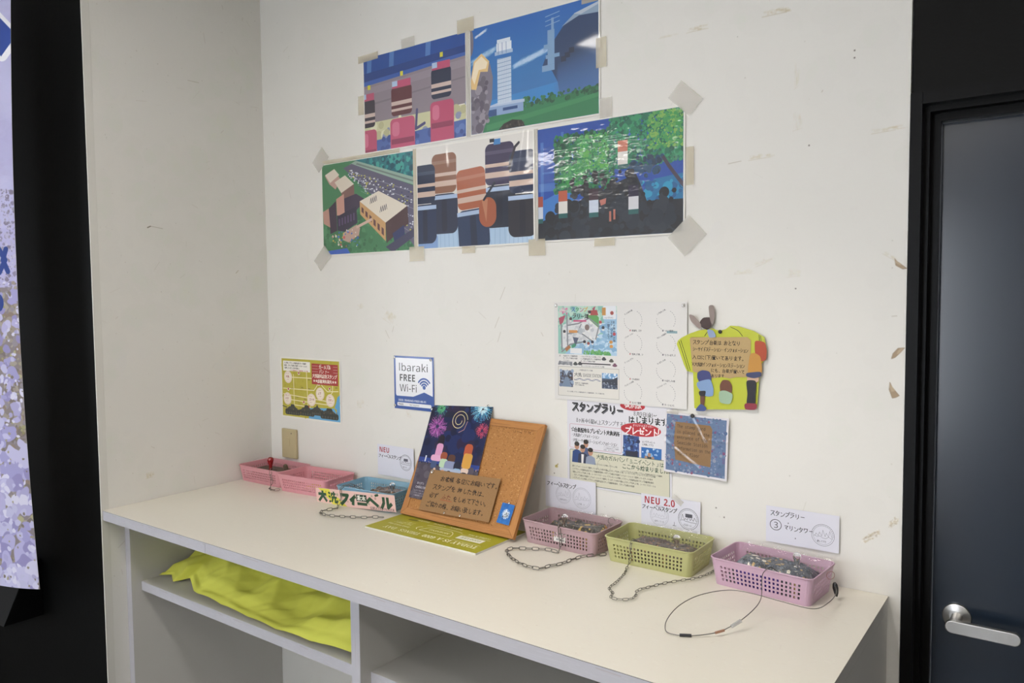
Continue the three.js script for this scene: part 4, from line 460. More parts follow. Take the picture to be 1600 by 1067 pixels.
// T-shirt shaped notice in clear film
const flat = (pts, depth) => { const s = new THREE.Shape(pts.map(([x, y]) => new THREE.Vector2(x, y))); return new THREE.ExtrudeGeometry(s, { depth, bevelEnabled: false }); };
function curved(pts, k = 6) { return new THREE.CatmullRomCurve3(pts.map(([x, y]) => new THREE.Vector3(x, y, 0)), true, 'catmullrom', 0.35).getSpacedPoints(pts.length * k).slice(0, -1).map((p) => [p.x, p.y]); }
const planar = (geo, x0, y0, w, h) => { const p = geo.attributes.position, uv = new Float32Array(p.count * 2); for (let i = 0; i < p.count; i++) { uv[2 * i] = (p.getX(i) - x0) / w; uv[2 * i + 1] = (p.getY(i) - y0) / h; } geo.setAttribute('uv', new THREE.BufferAttribute(uv, 2)); return geo; };
{
  const t = thing('shirt_notice', 'lime shirt-shaped paper notice with a handwritten brown note, beside the rally sheet', 'notice', [0, 0, 0.0062]);
  const body = [[1.601, 1.420], [1.604, 1.428], [1.613, 1.435], [1.635, 1.446], [1.658, 1.454], [1.693, 1.459], [1.7, 1.4555], [1.711, 1.4545], [1.724, 1.458], [1.734, 1.466], [1.754, 1.465], [1.79, 1.4545], [1.814, 1.441], [1.818, 1.42], [1.812, 1.385], [1.805, 1.376], [1.7985, 1.279], [1.79, 1.274], [1.655, 1.264], [1.647, 1.267], [1.6435, 1.352], [1.628, 1.355], [1.62, 1.37]];
  part(t, 'shirt', flat(body, 0.0006), std('#b9c021', 0.5, { clearcoat: 0.6, clearcoatRoughness: 0.2 }));
  const rib = (pts) => part(t, 'stripe', new THREE.TubeGeometry(new THREE.CatmullRomCurve3(pts.map(([x, y]) => new THREE.Vector3(x, y, 0.0007))), 16, 0.0006, 5), darkPin);
  rib([[1.607, 1.427], [1.62, 1.39], [1.632, 1.355]]); rib([[1.6115, 1.4295], [1.6245, 1.392], [1.6365, 1.357]]); rib([[1.8015, 1.446], [1.8025, 1.437], [1.803, 1.429]]); rib([[1.8055, 1.444], [1.8062, 1.436], [1.8065, 1.429]]); rib([[1.735, 1.463], [1.752, 1.455], [1.764, 1.442]]); rib([[1.686, 1.456], [1.678, 1.449], [1.672, 1.441]]);
  const note = [[1.635, 1.434], [1.640, 1.437], [1.775, 1.4405], [1.7835, 1.433], [1.783, 1.352], [1.779, 1.348], [1.75, 1.347], [1.735, 1.343], [1.715, 1.345], [1.69, 1.341], [1.665, 1.35], [1.643, 1.355]];
  const map = print(152, 102, 6, (g, W, H) => { fill(g, '#b79c6c', 0, 0, W, H); const r = rng(221); for (let i = 0; i < 900; i++) { g.fillStyle = r() < 0.5 ? 'rgba(160,132,86,0.25)' : 'rgba(204,182,138,0.25)'; g.fillRect(W * r(), H * r(), 3 * r(), 0.6); } const o = { color: '#231a14', weight: 0.11, wobble: 0.08, sx: 0.9 };
    jtext(g, 'スタンプ台紙は おとなり', 8, 10, 11, o); jtext(g, 'シーサイドステーション・インフォメーション', 8, 27, 9.6, { ...o, sx: 0.66 }); jtext(g, '入口に(下)置いてあります。', 8, 45, 11, o); jtext(g, '※大洗駅インフォメーションステーション', 6, 63, 9.6, { ...o, sx: 0.7 }); jtext(g, 'にも、台紙が置いて', 54, 76, 9.6, o); jtext(g, 'あります', 54, 89, 9, o); });
  part(t, 'brown_note', planar(flat(note, 0.0005), 1.6345, 1.339, 0.152, 0.102), matte(map), [0, 0, 0.0013]);
  // plain colour-block cut-outs where printed figures are stuck on
  const cut = (pts, color, z = 0.0022) => part(t, 'paper_cutout', flat(curved(pts), 0.0005), std(color, 0.5), [0, 0, z]);
  cut([[1.793, 1.43], [1.805, 1.432], [1.816, 1.428], [1.82, 1.41], [1.818, 1.39], [1.806, 1.386], [1.795, 1.395]], '#b04a2a'); cut([[1.782, 1.398], [1.79, 1.405], [1.806, 1.396], [1.81, 1.362], [1.796, 1.354], [1.778, 1.358]], '#c08a3a', 0.0028); cut([[1.776, 1.358], [1.806, 1.362], [1.808, 1.352], [1.792, 1.347], [1.775, 1.35]], '#3d4468', 0.0034); cut([[1.777, 1.349], [1.802, 1.351], [1.8, 1.338], [1.778, 1.338]], '#c9a68c', 0.0027); cut([[1.775, 1.339], [1.796, 1.34], [1.796, 1.31], [1.794, 1.286], [1.776, 1.286], [1.777, 1.31]], '#26222a', 0.0032); cut([[1.772, 1.287], [1.798, 1.288], [1.796, 1.275], [1.773, 1.274]], '#8f3040', 0.0037);
  cut([[1.656, 1.353], [1.668, 1.359], [1.685, 1.356], [1.69, 1.34], [1.686, 1.326], [1.662, 1.33], [1.655, 1.34]], '#3a3f74'); cut([[1.656, 1.33], [1.686, 1.338], [1.695, 1.318], [1.694, 1.3], [1.676, 1.298], [1.656, 1.318]], '#7f9cc4', 0.0028); cut([[1.66, 1.308], [1.676, 1.31], [1.674, 1.298], [1.662, 1.298]], '#26222a', 0.0034); cut([[1.663, 1.299], [1.674, 1.299], [1.672, 1.274], [1.664, 1.274]], '#6b4434', 0.0026); cut([[1.652, 1.262], [1.664, 1.278], [1.678, 1.27], [1.674, 1.262]], '#41538c', 0.0033);
  cut([[1.711, 1.326], [1.718, 1.338], [1.732, 1.338], [1.74, 1.326], [1.738, 1.308], [1.714, 1.308]], '#6d4330'); cut([[1.71, 1.31], [1.724, 1.314], [1.742, 1.306], [1.736, 1.284], [1.712, 1.286]], '#9cb79a', 0.0033);
  cut([[1.661, 1.474], [1.67, 1.484], [1.688, 1.484], [1.69, 1.466], [1.68, 1.456], [1.665, 1.462]], '#3f2c28'); cut([[1.634, 1.491], [1.646, 1.488], [1.664, 1.468], [1.66, 1.458], [1.64, 1.474]], '#93837c', 0.0027); cut([[1.683, 1.511], [1.695, 1.512], [1.697, 1.482], [1.692, 1.466], [1.686, 1.482]], '#8d7f78', 0.0027); cut([[1.68, 1.456], [1.694, 1.454], [1.701, 1.44], [1.685, 1.438]], '#8fa0c0', 0.0033);
  pin(t, 1.711, 1.4515, darkPin, 0.75, 0.0008);
  for (const c of t.children) { c.position.x -= 1.71; c.position.y -= 1.265; } t.position.set(1.71, 1.265, 0.0062);
}
{
  const w = 0.1615, h = 0.149, t = paper('pouch_note', 'brown handwritten English note in a shiny clear pouch, under the lime shirt notice', 'notice', 1.5675, 1.104, w, h, 6, (g, W, H) => {
    fill(g, '#dcd9df', 0, 0, W, H); fill(g, '#5f7699', 5, 5, W - 10, H - 10); blots(g, 500, 231, ['#4a628c', '#7d8fb0', '#55708f', '#8a93a8', '#64628c'], 5, 5, W - 10, H - 10, 1, 5); blots(g, 50, 232, ['#8a5068', '#7d4a70', '#9a5a60'], 5, 5, W - 10, H - 10, 1.5, 5);
    poly(g, '#8c6b44', [[28, 22], [116, 22], [122, 30], [120, 122], [30, 116], [26, 70]]); const r = rng(233); for (let i = 0; i < 700; i++) { g.fillStyle = r() < 0.5 ? 'rgba(120,88,52,0.3)' : 'rgba(160,126,84,0.25)'; g.fillRect(28 + 90 * r(), 24 + 92 * r(), 3 * r(), 0.7); }
    ['The stamp card', 'is placed at the', 'entrance of the', 'Seaside Station', 'Information on the', 'first floor'].forEach((s, i) => latin(g, s, 32 + i * 0.6, 36 + i * 13.4, 10.5, '#24180e', { width: Math.min(84, s.length * 5.2), font: 'monospace' }));
  }, { gloss: 0.03, z: 0.006, turn: -0.03, nx: 60, ny: 56, relief: (() => { const n = noise2(79); return (u, v) => { const f = (a, b, c) => 0.0022 * Math.max(0, 1 - Math.abs(a * u + b * v - c) / 0.03); return 0.0008 + 0.002 * n(u * 4, v * 4) + 0.0012 * n(u * 11, v * 9) + f(0.55, 0.8, 0.42) * (u < 0.6 ? 1 : 0) + f(0.9, 0.5, 0.86) * (v > 0.55 ? 1 : 0) + f(0, 1, 0.62) * (u < 0.4 || u > 0.7 ? 1 : 0); }; })() });
  pin(t, 0.073, 0.1465, darkPin, 0.85, 0.0035); tape(t, 0.02, 0.15, 0.03, 0.01, 0, tapeWhite, 0.0036);
}

// ---------------------------------------------------------------- cork board leaning on the wall, on a lime board
{
  const b = thing('lime_board', 'lime yellow board with white lettering lying flat under the cork board', 'board', [1.0, COUNTER, 0.185], 0.0);
  b.rotation.y = -0.012;
  const w = 0.4, d = 0.215, map = print(400, 215, 3.4, (g, W, H) => {
    fill(g, '#a9a428', 0, 0, W, H); const r = rng(301); for (let i = 0; i < 900; i++) { g.fillStyle = r() < 0.5 ? 'rgba(150,146,30,0.3)' : 'rgba(190,184,60,0.25)'; g.fillRect(W * r(), H * r(), 4 * r(), 0.9); }
    g.translate(W, H); g.rotate(Math.PI);                      // the board lies upside down to the viewer
    const c = '#f0efd2'; latin(g, 'TODAY IS A', 20, 40, 27, c, { width: 138, font: 'serif', bold: true }); latin(g, 'GOOD', 166, 38, 25, c, { width: 44, bold: true }); latin(g, 'THINGS', 222, 38, 25, c, { width: 76, font: 'serif' }); latin(g, 'DAY', 312, 38, 24, c, { width: 46, font: 'serif' }); line(g, c, 1.4, [[22, 47], [120, 47]]);
    fill(g, '#eeeede', 36, 62, 86, 26); g.save(); g.translate(44, 82); latin(g, 'GOOD LIFE', 0, 0, 15, '#9aa04a', { width: 68, font: 'serif', bold: true }); g.restore(); line(g, c, 1.2, [[26, 94], [124, 94]]); latin(g, 'coffee & tea', 34, 110, 13, c, { width: 76, font: 'serif' });
    g.strokeStyle = c; g.lineWidth = 2; g.beginPath(); g.moveTo(140, 60); g.lineTo(252, 60); g.quadraticCurveTo(246, 92, 224, 98); g.lineTo(166, 98); g.quadraticCurveTo(146, 92, 140, 60); g.stroke(); g.beginPath(); g.arc(260, 74, 12, -1.3, 1.4); g.stroke(); ring(g, c, 2, 196, 104, 64, 6, 0, Math.PI); latin(g, 'MORNING', 158, 84, 15, c, { width: 72, font: 'serif' });
    latin(g, 'fresh every day', 290, 64, 12, c, { width: 84, font: 'serif' }); rows(g, 300, 78, 70, 3, 9, 5, c, 302); oval(g, '#7d7a26', 330, 120, 20, 8); for (let i = 0; i < 3; i++) latin(g, ['bakery', 'since', 'market'][i], 150 + i * 62, 132, 13, c, { font: 'serif', width: 46 });
  });
  const lime = std('#ffffff', 0.55, { map }), white = std('#d9d7cc', 0.6);
  part(b, 'panel', box(w, 0.005, d), [white, white, std('#a9a428', 0.6), white, white, white], [0, 0.0028, 0]);
  const top = part(b, 'print', new THREE.PlaneGeometry(w - 0.008, d - 0.008).rotateX(-Math.PI / 2), lime, [0, 0.00545, 0]);
}
const cork = thing('cork_board', 'wood-framed cork board leaning against the wall with notices pinned on', 'board', [1.0121, COUNTER + 0.0118, 0.163]);
cork.rotation.set(-0.492, -0.0268, 0, 'YXZ');
const CW = 0.4163, CH = 0.3164;
{
  const woodMap = print(400, 60, 3, (g, W, H) => { fill(g, '#b47c42', 0, 0, W, H); const r = rng(311); for (let i = 0; i < 260; i++) { const y = H * r(); g.strokeStyle = ['rgba(126,72,26,0.25)', 'rgba(190,126,64,0.22)', 'rgba(96,54,20,0.2)'][i % 3]; g.lineWidth = 0.3 + r(); g.beginPath(); const x = W * r(), l = 40 + 160 * r(); g.moveTo(x, y); g.bezierCurveTo(x + l / 3, y + 1.5 * (r() - 0.5), x + l * 2 / 3, y + 1.5 * (r() - 0.5), x + l, y + 2 * (r() - 0.5)); g.stroke(); } });
  const wood = std('#ffffff', 0.5, { map: woodMap });
  const corkMap = print(380, 290, 2.6, (g, W, H) => { fill(g, '#ad7a46', 0, 0, W, H); blots(g, 9000, 312, ['#9a6a3c', '#b98650', '#c3945e', '#8f6035', '#b07d49', '#a8743f'], 0, 0, W, H, 0.4, 2.2, 1.3); blots(g, 150, 313, ['#4f3119', '#5f3c20', '#43280f'], 0, 0, W, H, 0.4, 1.4); const r = rng(314); for (let i = 0; i < 40; i++) oval(g, '#4a2e18', 190 + 180 * r(), 6 + 14 * r(), 1, 1); });
  part(cork, 'cork_panel', boxAt(-CW / 2 + 0.012, CW / 2 - 0.012, 0.012, CH - 0.012, -0.0105, -0.003), std('#ffffff', 0.9, { map: corkMap, bumpMap: corkMap, bumpScale: 0.0008 }));
  const bar = (L, turn, x, y) => { const B = 0.021, s = new THREE.Shape([[-L / 2, 0], [L / 2, 0], [L / 2 - B, B], [-L / 2 + B, B]].map(([a, c]) => new THREE.Vector2(a, c))); const g = new THREE.ExtrudeGeometry(s, { depth: 0.0095, bevelEnabled: true, bevelSize: 0.0008, bevelOffset: -0.0009, bevelThickness: 0.001, bevelSegments: 2 }); planar(g, -L / 2, 0, 0.4, 0.06); return part(cork, 'frame_bar', g, wood, [x, y, -0.011], [0, 0, turn]); };
  bar(CW, 0, 0, 0); bar(CW, Math.PI, 0, CH); bar(CH, -Math.PI / 2, -CW / 2, CH / 2); bar(CH, Math.PI / 2, CW / 2, CH / 2);
}
function onCork(name, label, category, x, y, turn, z) { const t = thing(name, label, category); cork.updateMatrixWorld(true); const m = new THREE.Matrix4().makeRotationZ(turn).setPosition(x, y, z); m.premultiply(cork.matrixWorld); m.decompose(t.position, t.quaternion, t.scale); return t; }
{
  const t = onCork('fireworks_poster', 'tall night poster of fireworks over a harbour, pinned on the cork board', 'poster', -0.1925, 0.05, 0, 0.0012), w = 0.2345, h = 0.314;
  const map = print(w * 1000, h * 1000, 3.2, (g, W, H) => {
    fill(g, '#16214a', 0, 0, W, H); fill(g, '#1b2038', 0, 0, W, 60); blots(g, 60, 321, ['#121a3c', '#1c2a5c', '#2a2040'], 0, 0, W, 190, 8, 30);
    const burst = (x, y, q, colors, seed, n = 120) => { const r = rng(seed); for (let i = 0; i < n; i++) { const a = r() * 6.3, e = q * (0.3 + 0.7 * r()); line(g, colors[i % colors.length], 0.9, [[x + Math.cos(a) * e * 0.5, y + Math.sin(a) * e * 0.5], [x + Math.cos(a) * e, y + Math.sin(a) * e]]); oval(g, colors[(i + 1) % colors.length], x + Math.cos(a) * q * Math.sqrt(r()), y + Math.sin(a) * q * Math.sqrt(r()), 0.9, 0.9); } };
    burst(38, 34, 30, ['#3a5f8c', '#4d8f78', '#2c4a78'], 322); burst(38, 34, 18, ['#7fd08c', '#4fae72', '#2d7a58'], 323); burst(40, 92, 38, ['#b052a4', '#d88ad0', '#8a3a8c'], 324, 200); burst(196, 22, 44, ['#49a8cc', '#9fe0ec', '#2a78a8'], 325, 220); burst(198, 24, 18, ['#e8f6f8', '#bfe8f0'], 326); burst(214, 88, 24, ['#b8385c', '#d86a80', '#8a2444'], 327, 150);
    const sp = []; for (let i = 0; i < 60; i++) { const a = i * 0.21; sp.push([120 + Math.cos(a) * (10 + i * 0.36), 66 + Math.sin(a) * (10 + i * 0.36)]); } line(g, '#e6d7a2', 2, sp); line(g, '#e8b0a0', 1.4, [[152, 66], [146, 92], [128, 102]]);
    fill(g, '#26408c', 0, 190, W, 14); blots(g, 40, 328, ['#d8b07a', '#e8d0a0', '#c98a6a'], 0, 200, W, 8, 0.6, 1.8); fill(g, '#4d4652', 0, 208, W, H - 208); blots(g, 120, 329, ['#57505c', '#443d49', '#5f5862'], 0, 208, W, 110, 4, 16); fill(g, '#d5dbe4', 24, 184, 5, 18);
    const block = (x, y, bw, bh, c, q = 8) => { g.fillStyle = c; g.beginPath(); g.roundRect(x, y, bw, bh, q); g.fill(); };
    block(58, 116, 24, 38, '#1d1826', 11); block(58, 142, 26, 50, '#d59ac0', 9); block(46, 178, 40, 18, '#dba8c8', 8); block(52, 196, 22, 22, '#44557c', 5); block(82, 166, 26, 24, '#9a4f34', 10); block(84, 186, 30, 26, '#b5cfb0', 8); block(112, 170, 28, 24, '#5a3b30', 10); block(104, 190, 40, 26, '#8a93b4', 8); block(140, 188, 28, 26, '#1f2238', 10); block(142, 208, 28, 20, '#8cb4d4', 7); block(166, 132, 30, 40, '#b5573a', 12); block(168, 160, 34, 44, '#cf9a44', 9); block(170, 204, 28, 14, '#dcc4b4', 5); block(174, 216, 20, 40, '#25222c', 6); block(90, 212, 82, 8, '#a9b4c8', 4); block(96, 218, 14, 34, '#c79478', 5); block(120, 218, 14, 38, '#2b2731', 5); block(146, 222, 18, 26, '#4a82a8', 5); block(66, 216, 9, 40, '#d8b8a0', 4);
    jtext(g, 'ありがとう', 18, 264, 7, { color: '#c9c4cc', weight: 0.1 }); latin(g, 'OARAI FIREWORKS', 16, 283, 9, '#d9d6dc', { width: 74 }); rows(g, 14, 290, 80, 3, 7, 4, '#b0abb4', 330);
  });
  const geo = sheetGeo(w, h, 16, 24, (u, v) => 0.0004 + 0.004 * Math.max(0, v - 0.8) * v);
  { const p = geo.attributes.position; for (let i = 0; i < p.count; i++) p.setX(i, p.getX(i) - 0.028 * p.getY(i) / h); geo.computeVertexNormals(); }
  part(t, 'sheet', geo, [std('#ffffff', 0.35, { map }), paperBack]); pin(t, 0.192, 0.3, clearMat, 0.6, 0.0042);
}
{
  const t = onCork('kraft_note', 'brown card with four lines of black handwriting pinned low on the cork board', 'note', -0.136, 0.0215, 0.024, 0.0042), w = 0.258, h = 0.1195;
  const map = print(w * 1000, h * 1000, 4.4, (g, W, H) => { fill(g, '#94714a', 0, 0, W, H); const r = rng(341); for (let i = 0; i < 1600; i++) { g.fillStyle = r() < 0.5 ? 'rgba(120,88,54,0.25)' : 'rgba(176,142,102,0.25)'; g.fillRect(W * r(), H * r(), 4 * r(), 0.7); } const o = { color: '#1d1613', weight: 0.105, wobble: 0.1 };
    jtext(g, 'お客様 各位にお願いです。', 46, 14, 15.5, { ...o, sx: 1.1 }); jtext(g, 'スタンプを 押した後は、', 26, 40, 15.5, { ...o, sx: 1.1 }); jtext(g, '必ず ', 22, 65, 15.5, { ...o, sx: 1.1 }); jtext(g, 'ふた', 72, 65, 15, { ...o, sx: 1.1, color: '#6a2a1c' }); line(g, '#a84a30', 1.4, [[68, 82], [112, 83]]); jtext(g, 'をしめて下さい。', 114, 65, 15.5, { ...o, sx: 1.0 }); jtext(g, 'ご協力の程、お願い致します。', 20, 91, 15.5, { ...o, sx: 0.98 }); });
  part(t, 'card', sheetGeo(w, h, 10, 6, (u) => 0.0009 + 0.0012 * u, 0.0009), [std('#ffffff', 0.8, { map }), std('#8a6841', 0.85)]);
  pin(t, 0.012, 0.112, clearMat, 0.95, 0.0012); pin(t, 0.1, 0.003, clearMat, 0.6, 0.0014); pin(t, 0.158, 0.003, clearMat, 0.6, 0.0018);
}
{
  const t = onCork('blue_ticket', 'small blue ticket with a white round print at the cork board corner', 'ticket', 0.1425, 0.033, -0.04, 0.0014), w = 0.042, h = 0.0545;
  const map = print(42, 54.5, 7, (g, W, H) => { fill(g, '#1d68b4', 0, 0, W, H); blots(g, 40, 351, ['#1a5fa8', '#2470bc'], 0, 0, W, H, 2, 7); const r = rng(352); for (let i = 0; i < 60; i++) { const a = r() * 6.3; line(g, 'rgba(222,232,240,0.8)', 0.9, [[22, 28], [22 + Math.cos(a) * 12, 28 + Math.sin(a) * 13]]); } oval(g, '#cfd9e2', 22, 29, 9, 9); blots(g, 26, 353, ['#6d747c', '#9aa4ae', '#3c4248'], 14, 24, 16, 12, 0.7, 2.6); });
  part(t, 'sheet', sheetGeo(w, h, 4, 4, () => 0.0005), [std('#ffffff', 0.45, { map }), paperBack]); pin(t, 0.024, 0.056, clearMat, 0.55, 0.0012);
}

// ---------------------------------------------------------------- perforated baskets
function trackAt(w, d, r) {       // rounded rectangle, returns straight sides and corners as [length, point(s)]
  const seg = [], q = Math.PI / 2, sx = w / 2 - r, sz = d / 2 - r;
  const side = (x0, z0, x1, z1, nx, nz) => seg.push({ kind: 's', len: Math.hypot(x1 - x0, z1 - z0), at: (t) => [x0 + (x1 - x0) * t, z0 + (z1 - z0) * t, nx, nz] });
  const corner = (cx, cz, a) => seg.push({ kind: 'c', len: q * r, at: (t) => { const b = a - q * t; return [cx + r * Math.cos(b), cz + r * Math.sin(b), Math.cos(b), Math.sin(b)]; } });
  side(-sx, d / 2, sx, d / 2, 0, 1); corner(sx, sz, q); side(w / 2, sz, w / 2, -sz, 1, 0); corner(sx, -sz, 0); side(sx, -d / 2, -sx, -d / 2, 0, -1); corner(-sx, -sz, -q); side(-w / 2, -sz, -w / 2, sz, -1, 0); corner(-sx, sz, -2 * q);
  return seg;
}
function basketBody(w, d, h, inset, cols, rowsN) {
  const th = 0.0014, top = trackAt(w, d, 0.014), bot = trackAt(w - 2 * inset, d - 2 * inset, 0.012), us = [];
  top.forEach((s, i) => {
    if (s.kind === 'c') { for (let k = 0; k < 5; k++) us.push([i, k / 5, false]); return; }
    const n = i % 4 === 0 ? cols[0] : cols[1], m = 0.035, cell = (1 - 2 * m) / n; us.push([i, 0, false]);
    for (let k = 0; k < n; k++) { const a = m + cell * (k + 0.24), b = m + cell * (k + 0.76); us.push([i, a, true]); us.push([i, b, false]); }
  });
  const vs = [[0, false]], y0 = 0.010, y1 = h - 0.0145, pitch = (y1 - y0) / rowsN; for (let k = 0; k < rowsN; k++) { vs.push([y0 + pitch * (k + 0.2), true]); vs.push([y0 + pitch * (k + 0.8), false]); } vs.push([h, false]);
  const nu = us.length, nv = vs.length, P = [], uvs = [], V = (u, v, inner) => { const [i, t] = us[(u + nu) % nu], f = vs[v][0] / h, a = top[i].at(t), b = bot[i].at(t), k = inner ? -th : 0; return [b[0] + (a[0] - b[0]) * f + a[2] * k, vs[v][0], b[1] + (a[1] - b[1]) * f + a[3] * k]; };
  const tri = (...p) => { for (const q of p) P.push(...q); }, quad = (a, b, c, e) => { tri(a, b, c); tri(a, c, e); };
  const hole = (u, v) => us[(u + nu) % nu][2] && v >= 0 && v < nv - 1 && vs[v][1];
  for (let u = 0; u < nu; u++) for (let v = 0; v < nv - 1; v++) {
    if (!hole(u, v)) { quad(V(u, v, 0), V(u + 1, v, 0), V(u + 1, v + 1, 0), V(u, v + 1, 0)); quad(V(u, v, 1), V(u, v + 1, 1), V(u + 1, v + 1, 1), V(u + 1, v, 1)); continue; }
    quad(V(u, v, 0), V(u, v, 1), V(u + 1, v, 1), V(u + 1, v, 0)); quad(V(u, v + 1, 0), V(u + 1, v + 1, 0), V(u + 1, v + 1, 1), V(u, v + 1, 1)); quad(V(u, v, 0), V(u, v + 1, 0), V(u, v + 1, 1), V(u, v, 1)); quad(V(u + 1, v, 0), V(u + 1, v, 1), V(u + 1, v + 1, 1), V(u + 1, v + 1, 0));
  }
  const g = new THREE.BufferGeometry(); g.setAttribute('position', new THREE.Float32BufferAttribute(P, 3)); g.computeVertexNormals(); return g;
}
function rimGeo(w, d, y, r) { const pts = []; trackAt(w, d, 0.014).forEach((s) => { for (let k = 0; k < 6; k++) { const a = s.at(k / 6); pts.push(new THREE.Vector3(a[0], y, a[1])); } }); return new THREE.TubeGeometry(new THREE.CatmullRomCurve3(pts, true, 'catmullrom', 0.1), 160, r, 6, true); }
function floorGeo(w, d, th) { const s = new THREE.Shape(), pts = []; trackAt(w, d, 0.012).forEach((q) => { for (let k = 0; k < 5; k++) { const a = q.at(k / 5); pts.push(new THREE.Vector2(a[0], -a[1])); } }); s.setFromPoints(pts); return new THREE.ExtrudeGeometry(s, { depth: th, bevelEnabled: false }).rotateX(-Math.PI / 2); }
const BASKET = { w: 0.226, d: 0.139, h: 0.061 };
const shapes = { body: basketBody(BASKET.w, BASKET.d, BASKET.h, 0.0085, [20, 11], 4), rim: rimGeo(BASKET.w, BASKET.d, BASKET.h - 0.0012, 0.0019), base: floorGeo(BASKET.w - 0.0185, BASKET.d - 0.0185, 0.0016) };
const plastic = (c) => std(c, 0.42, { transmission: 0.35, thickness: 0, ior: 1.45, specularIntensity: 0.8 });
function basket(label, color, x, z, turn, sy = 1) {
  const t = thing('perforated_basket', label, 'basket', [x, COUNTER + 0.0004, z], turn), m = plastic(color);
  for (const k of ['body', 'rim', 'base']) { const p = part(t, k === 'base' ? 'bottom' : k, shapes[k], m); p.scale.y = sy; }
  return t;
}
const B1 = basket('pink perforated basket in the corner holding a red-handled stamp', '#efb4bd', 0.1165, 0.077, 0.014, 0.93);
const B2 = basket('pink perforated basket second from the corner, nearly empty', '#f0b6bf', 0.3515, 0.0875, 0.085, 0.95);
const B3 = basket('light blue perforated basket behind the green lettered strip', '#a8d2e6', 0.6435, 0.088, 0.085, 0.95);
const B4 = basket('mauve perforated basket right of the cork board', '#cdb0b6', 1.3445, 0.0785, -0.03);
const B5 = basket('lime green perforated basket between the mauve and pink ones', '#d2d298', 1.5905, 0.0805, -0.002);
const B6 = basket('pink perforated basket at the right end of the worktop', '#dfc0d4', 1.8613, 0.0885, -0.09);
const local = (b, x, y, z) => { b.updateMatrixWorld(true); return new THREE.Vector3(x, y, z).applyMatrix4(b.matrixWorld); };

// price sticker on the mauve basket
{ const t = part(B4, 'sticker', sheetGeo(0.035, 0.022, 4, 3, () => 0.0004), [std('#ffffff', 0.5, { map: print(35, 22, 10, (g, W, H) => { fill(g, '#d9d6d2', 0, 0, W, H); latin(g, 'Neu', 3, 12, 13, '#1b1b1f', { width: 27, font: 'serif', bold: true }); const r = rng(361); for (let i = 0; i < 26; i++) fill(g, '#55555c', 8 + i * 0.92, 14, 0.3 + 0.5 * r(), 5); }) }), paperBack], [-0.012, 0.0215, 0.0665], [-0.12, 0, -0.03]); t.userData.label = 'white sticker reading Neu'; }

// ---------------------------------------------------------------- stamps wrapped in camouflage film, with clear knobs
const camoMap = (seed, tones, spots) => { const c = canvas(768, 384), g = c.getContext('2d'); fill(g, tones[0], 0, 0, 768, 384); petals(g, 900, seed, tones, 0, 0, 768, 384, 6, 30); petals(g, 1500, seed + 3, ['#1f1c1a', '#8c867c', '#383430', '#aaa398', ...tones], 0, 0, 768, 384, 2, 8); petals(g, 60, seed + 2, spots, 0, 0, 768, 384, 12, 38); petals(g, 500, seed + 4, ['#24211e', '#5a554e', '#b9b2a4'], 0, 0, 768, 384, 1.5, 5); return tex(c); };
const camoA = camoMap(401, ['#403e3b', '#524f4a', '#625c55', '#2f2b28', '#4a443f'], ['#b3924a', '#9c6a40', '#c2a45c']), camoB = camoMap(411, ['#4d4038', '#5f5048', '#3e342e', '#6b5d56', '#54504e'], ['#9c6a42', '#8a7450', '#b08058']), camoC = camoMap(421, ['#4c535d', '#626a76', '#3a3f47', '#727a86', '#43464a'], ['#b89a62', '#a08858', '#d9d4c4']);
const knobGeo = new THREE.LatheGeometry([[0, 0.034], [0.0045, 0.0335], [0.0082, 0.031], [0.0098, 0.0265], [0.0092, 0.021], [0.0066, 0.0145], [0.005, 0.009], [0.0052, 0.003], [0.0075, 0.0008], [0.0075, 0], [0, 0]].map(([a, b]) => new THREE.Vector2(a, b)), 28);
function wrapped(seed, w, h, d) {          // lumpy wrapped block, base at y = 0
  const n = noise2(seed), nx = 44, nz = 22, pos = [], uv = [], idx = [];
  for (let j = 0; j <= nz; j++) for (let i = 0; i <= nx; i++) { const u = i / nx, v = j / nz, e = Math.min(1, Math.min(u, 1 - u) * 9, Math.min(v, 1 - v) * 5), top = Math.pow(e, 0.35); pos.push((u - 0.5) * w * (0.93 + 0.07 * (1 - top)), h * top * (0.84 + 0.16 * n(u * 9, v * 5)) + 0.0022 * (n(u * 26, v * 14) - 0.5) * top, (v - 0.5) * d * (0.9 + 0.1 * (1 - top))); uv.push(u, v); }
  for (let j = 0; j < nz; j++) for (let i = 0; i < nx; i++) { const a = j * (nx + 1) + i; idx.push(a, a + nx + 1, a + 1, a + 1, a + nx + 1, a + nx + 2); }
  const o = new THREE.BufferGeometry(); o.setAttribute('position', new THREE.Float32BufferAttribute(pos, 3)); o.setAttribute('uv', new THREE.Float32BufferAttribute(uv, 2)); o.setIndex(idx); o.computeVertexNormals(); return o;
}
function stamp(label, b, seed, map, x, z, w, h, d, kx, kz, knob = clearMat, tilt = 0) {
  const p = local(b, x, 0.0022, z), t = thing('wrapped_stamp', label, 'stamp', [p.x, p.y, p.z], b.rotation.y);
  part(t, 'block', wrapped(seed, w, h, d), std('#ffffff', 0.4, { map, clearcoat: 0.4, clearcoatRoughness: 0.08, side: THREE.DoubleSide }));
  part(t, 'knob', knobGeo, knob, [kx, h * 0.9, kz], [tilt, 0, 0]).scale.setScalar(0.9); return t;
}
stamp('brown camouflage-wrapped stamp with pale blue clear knob in the blue basket', B3, 431, camoB, 0.035, -0.012, 0.14, 0.047, 0.086, 0.03, 0.02, std(lin(0.75, 0.88, 0.98), 0.06, { transmission: 1, thickness: 0.01, ior: 1.49 }));
stamp('grey and yellow camouflage-wrapped stamp in the mauve basket', B4, 432, camoA, 0.012, -0.008, 0.184, 0.052, 0.096, -0.02, 0.03);
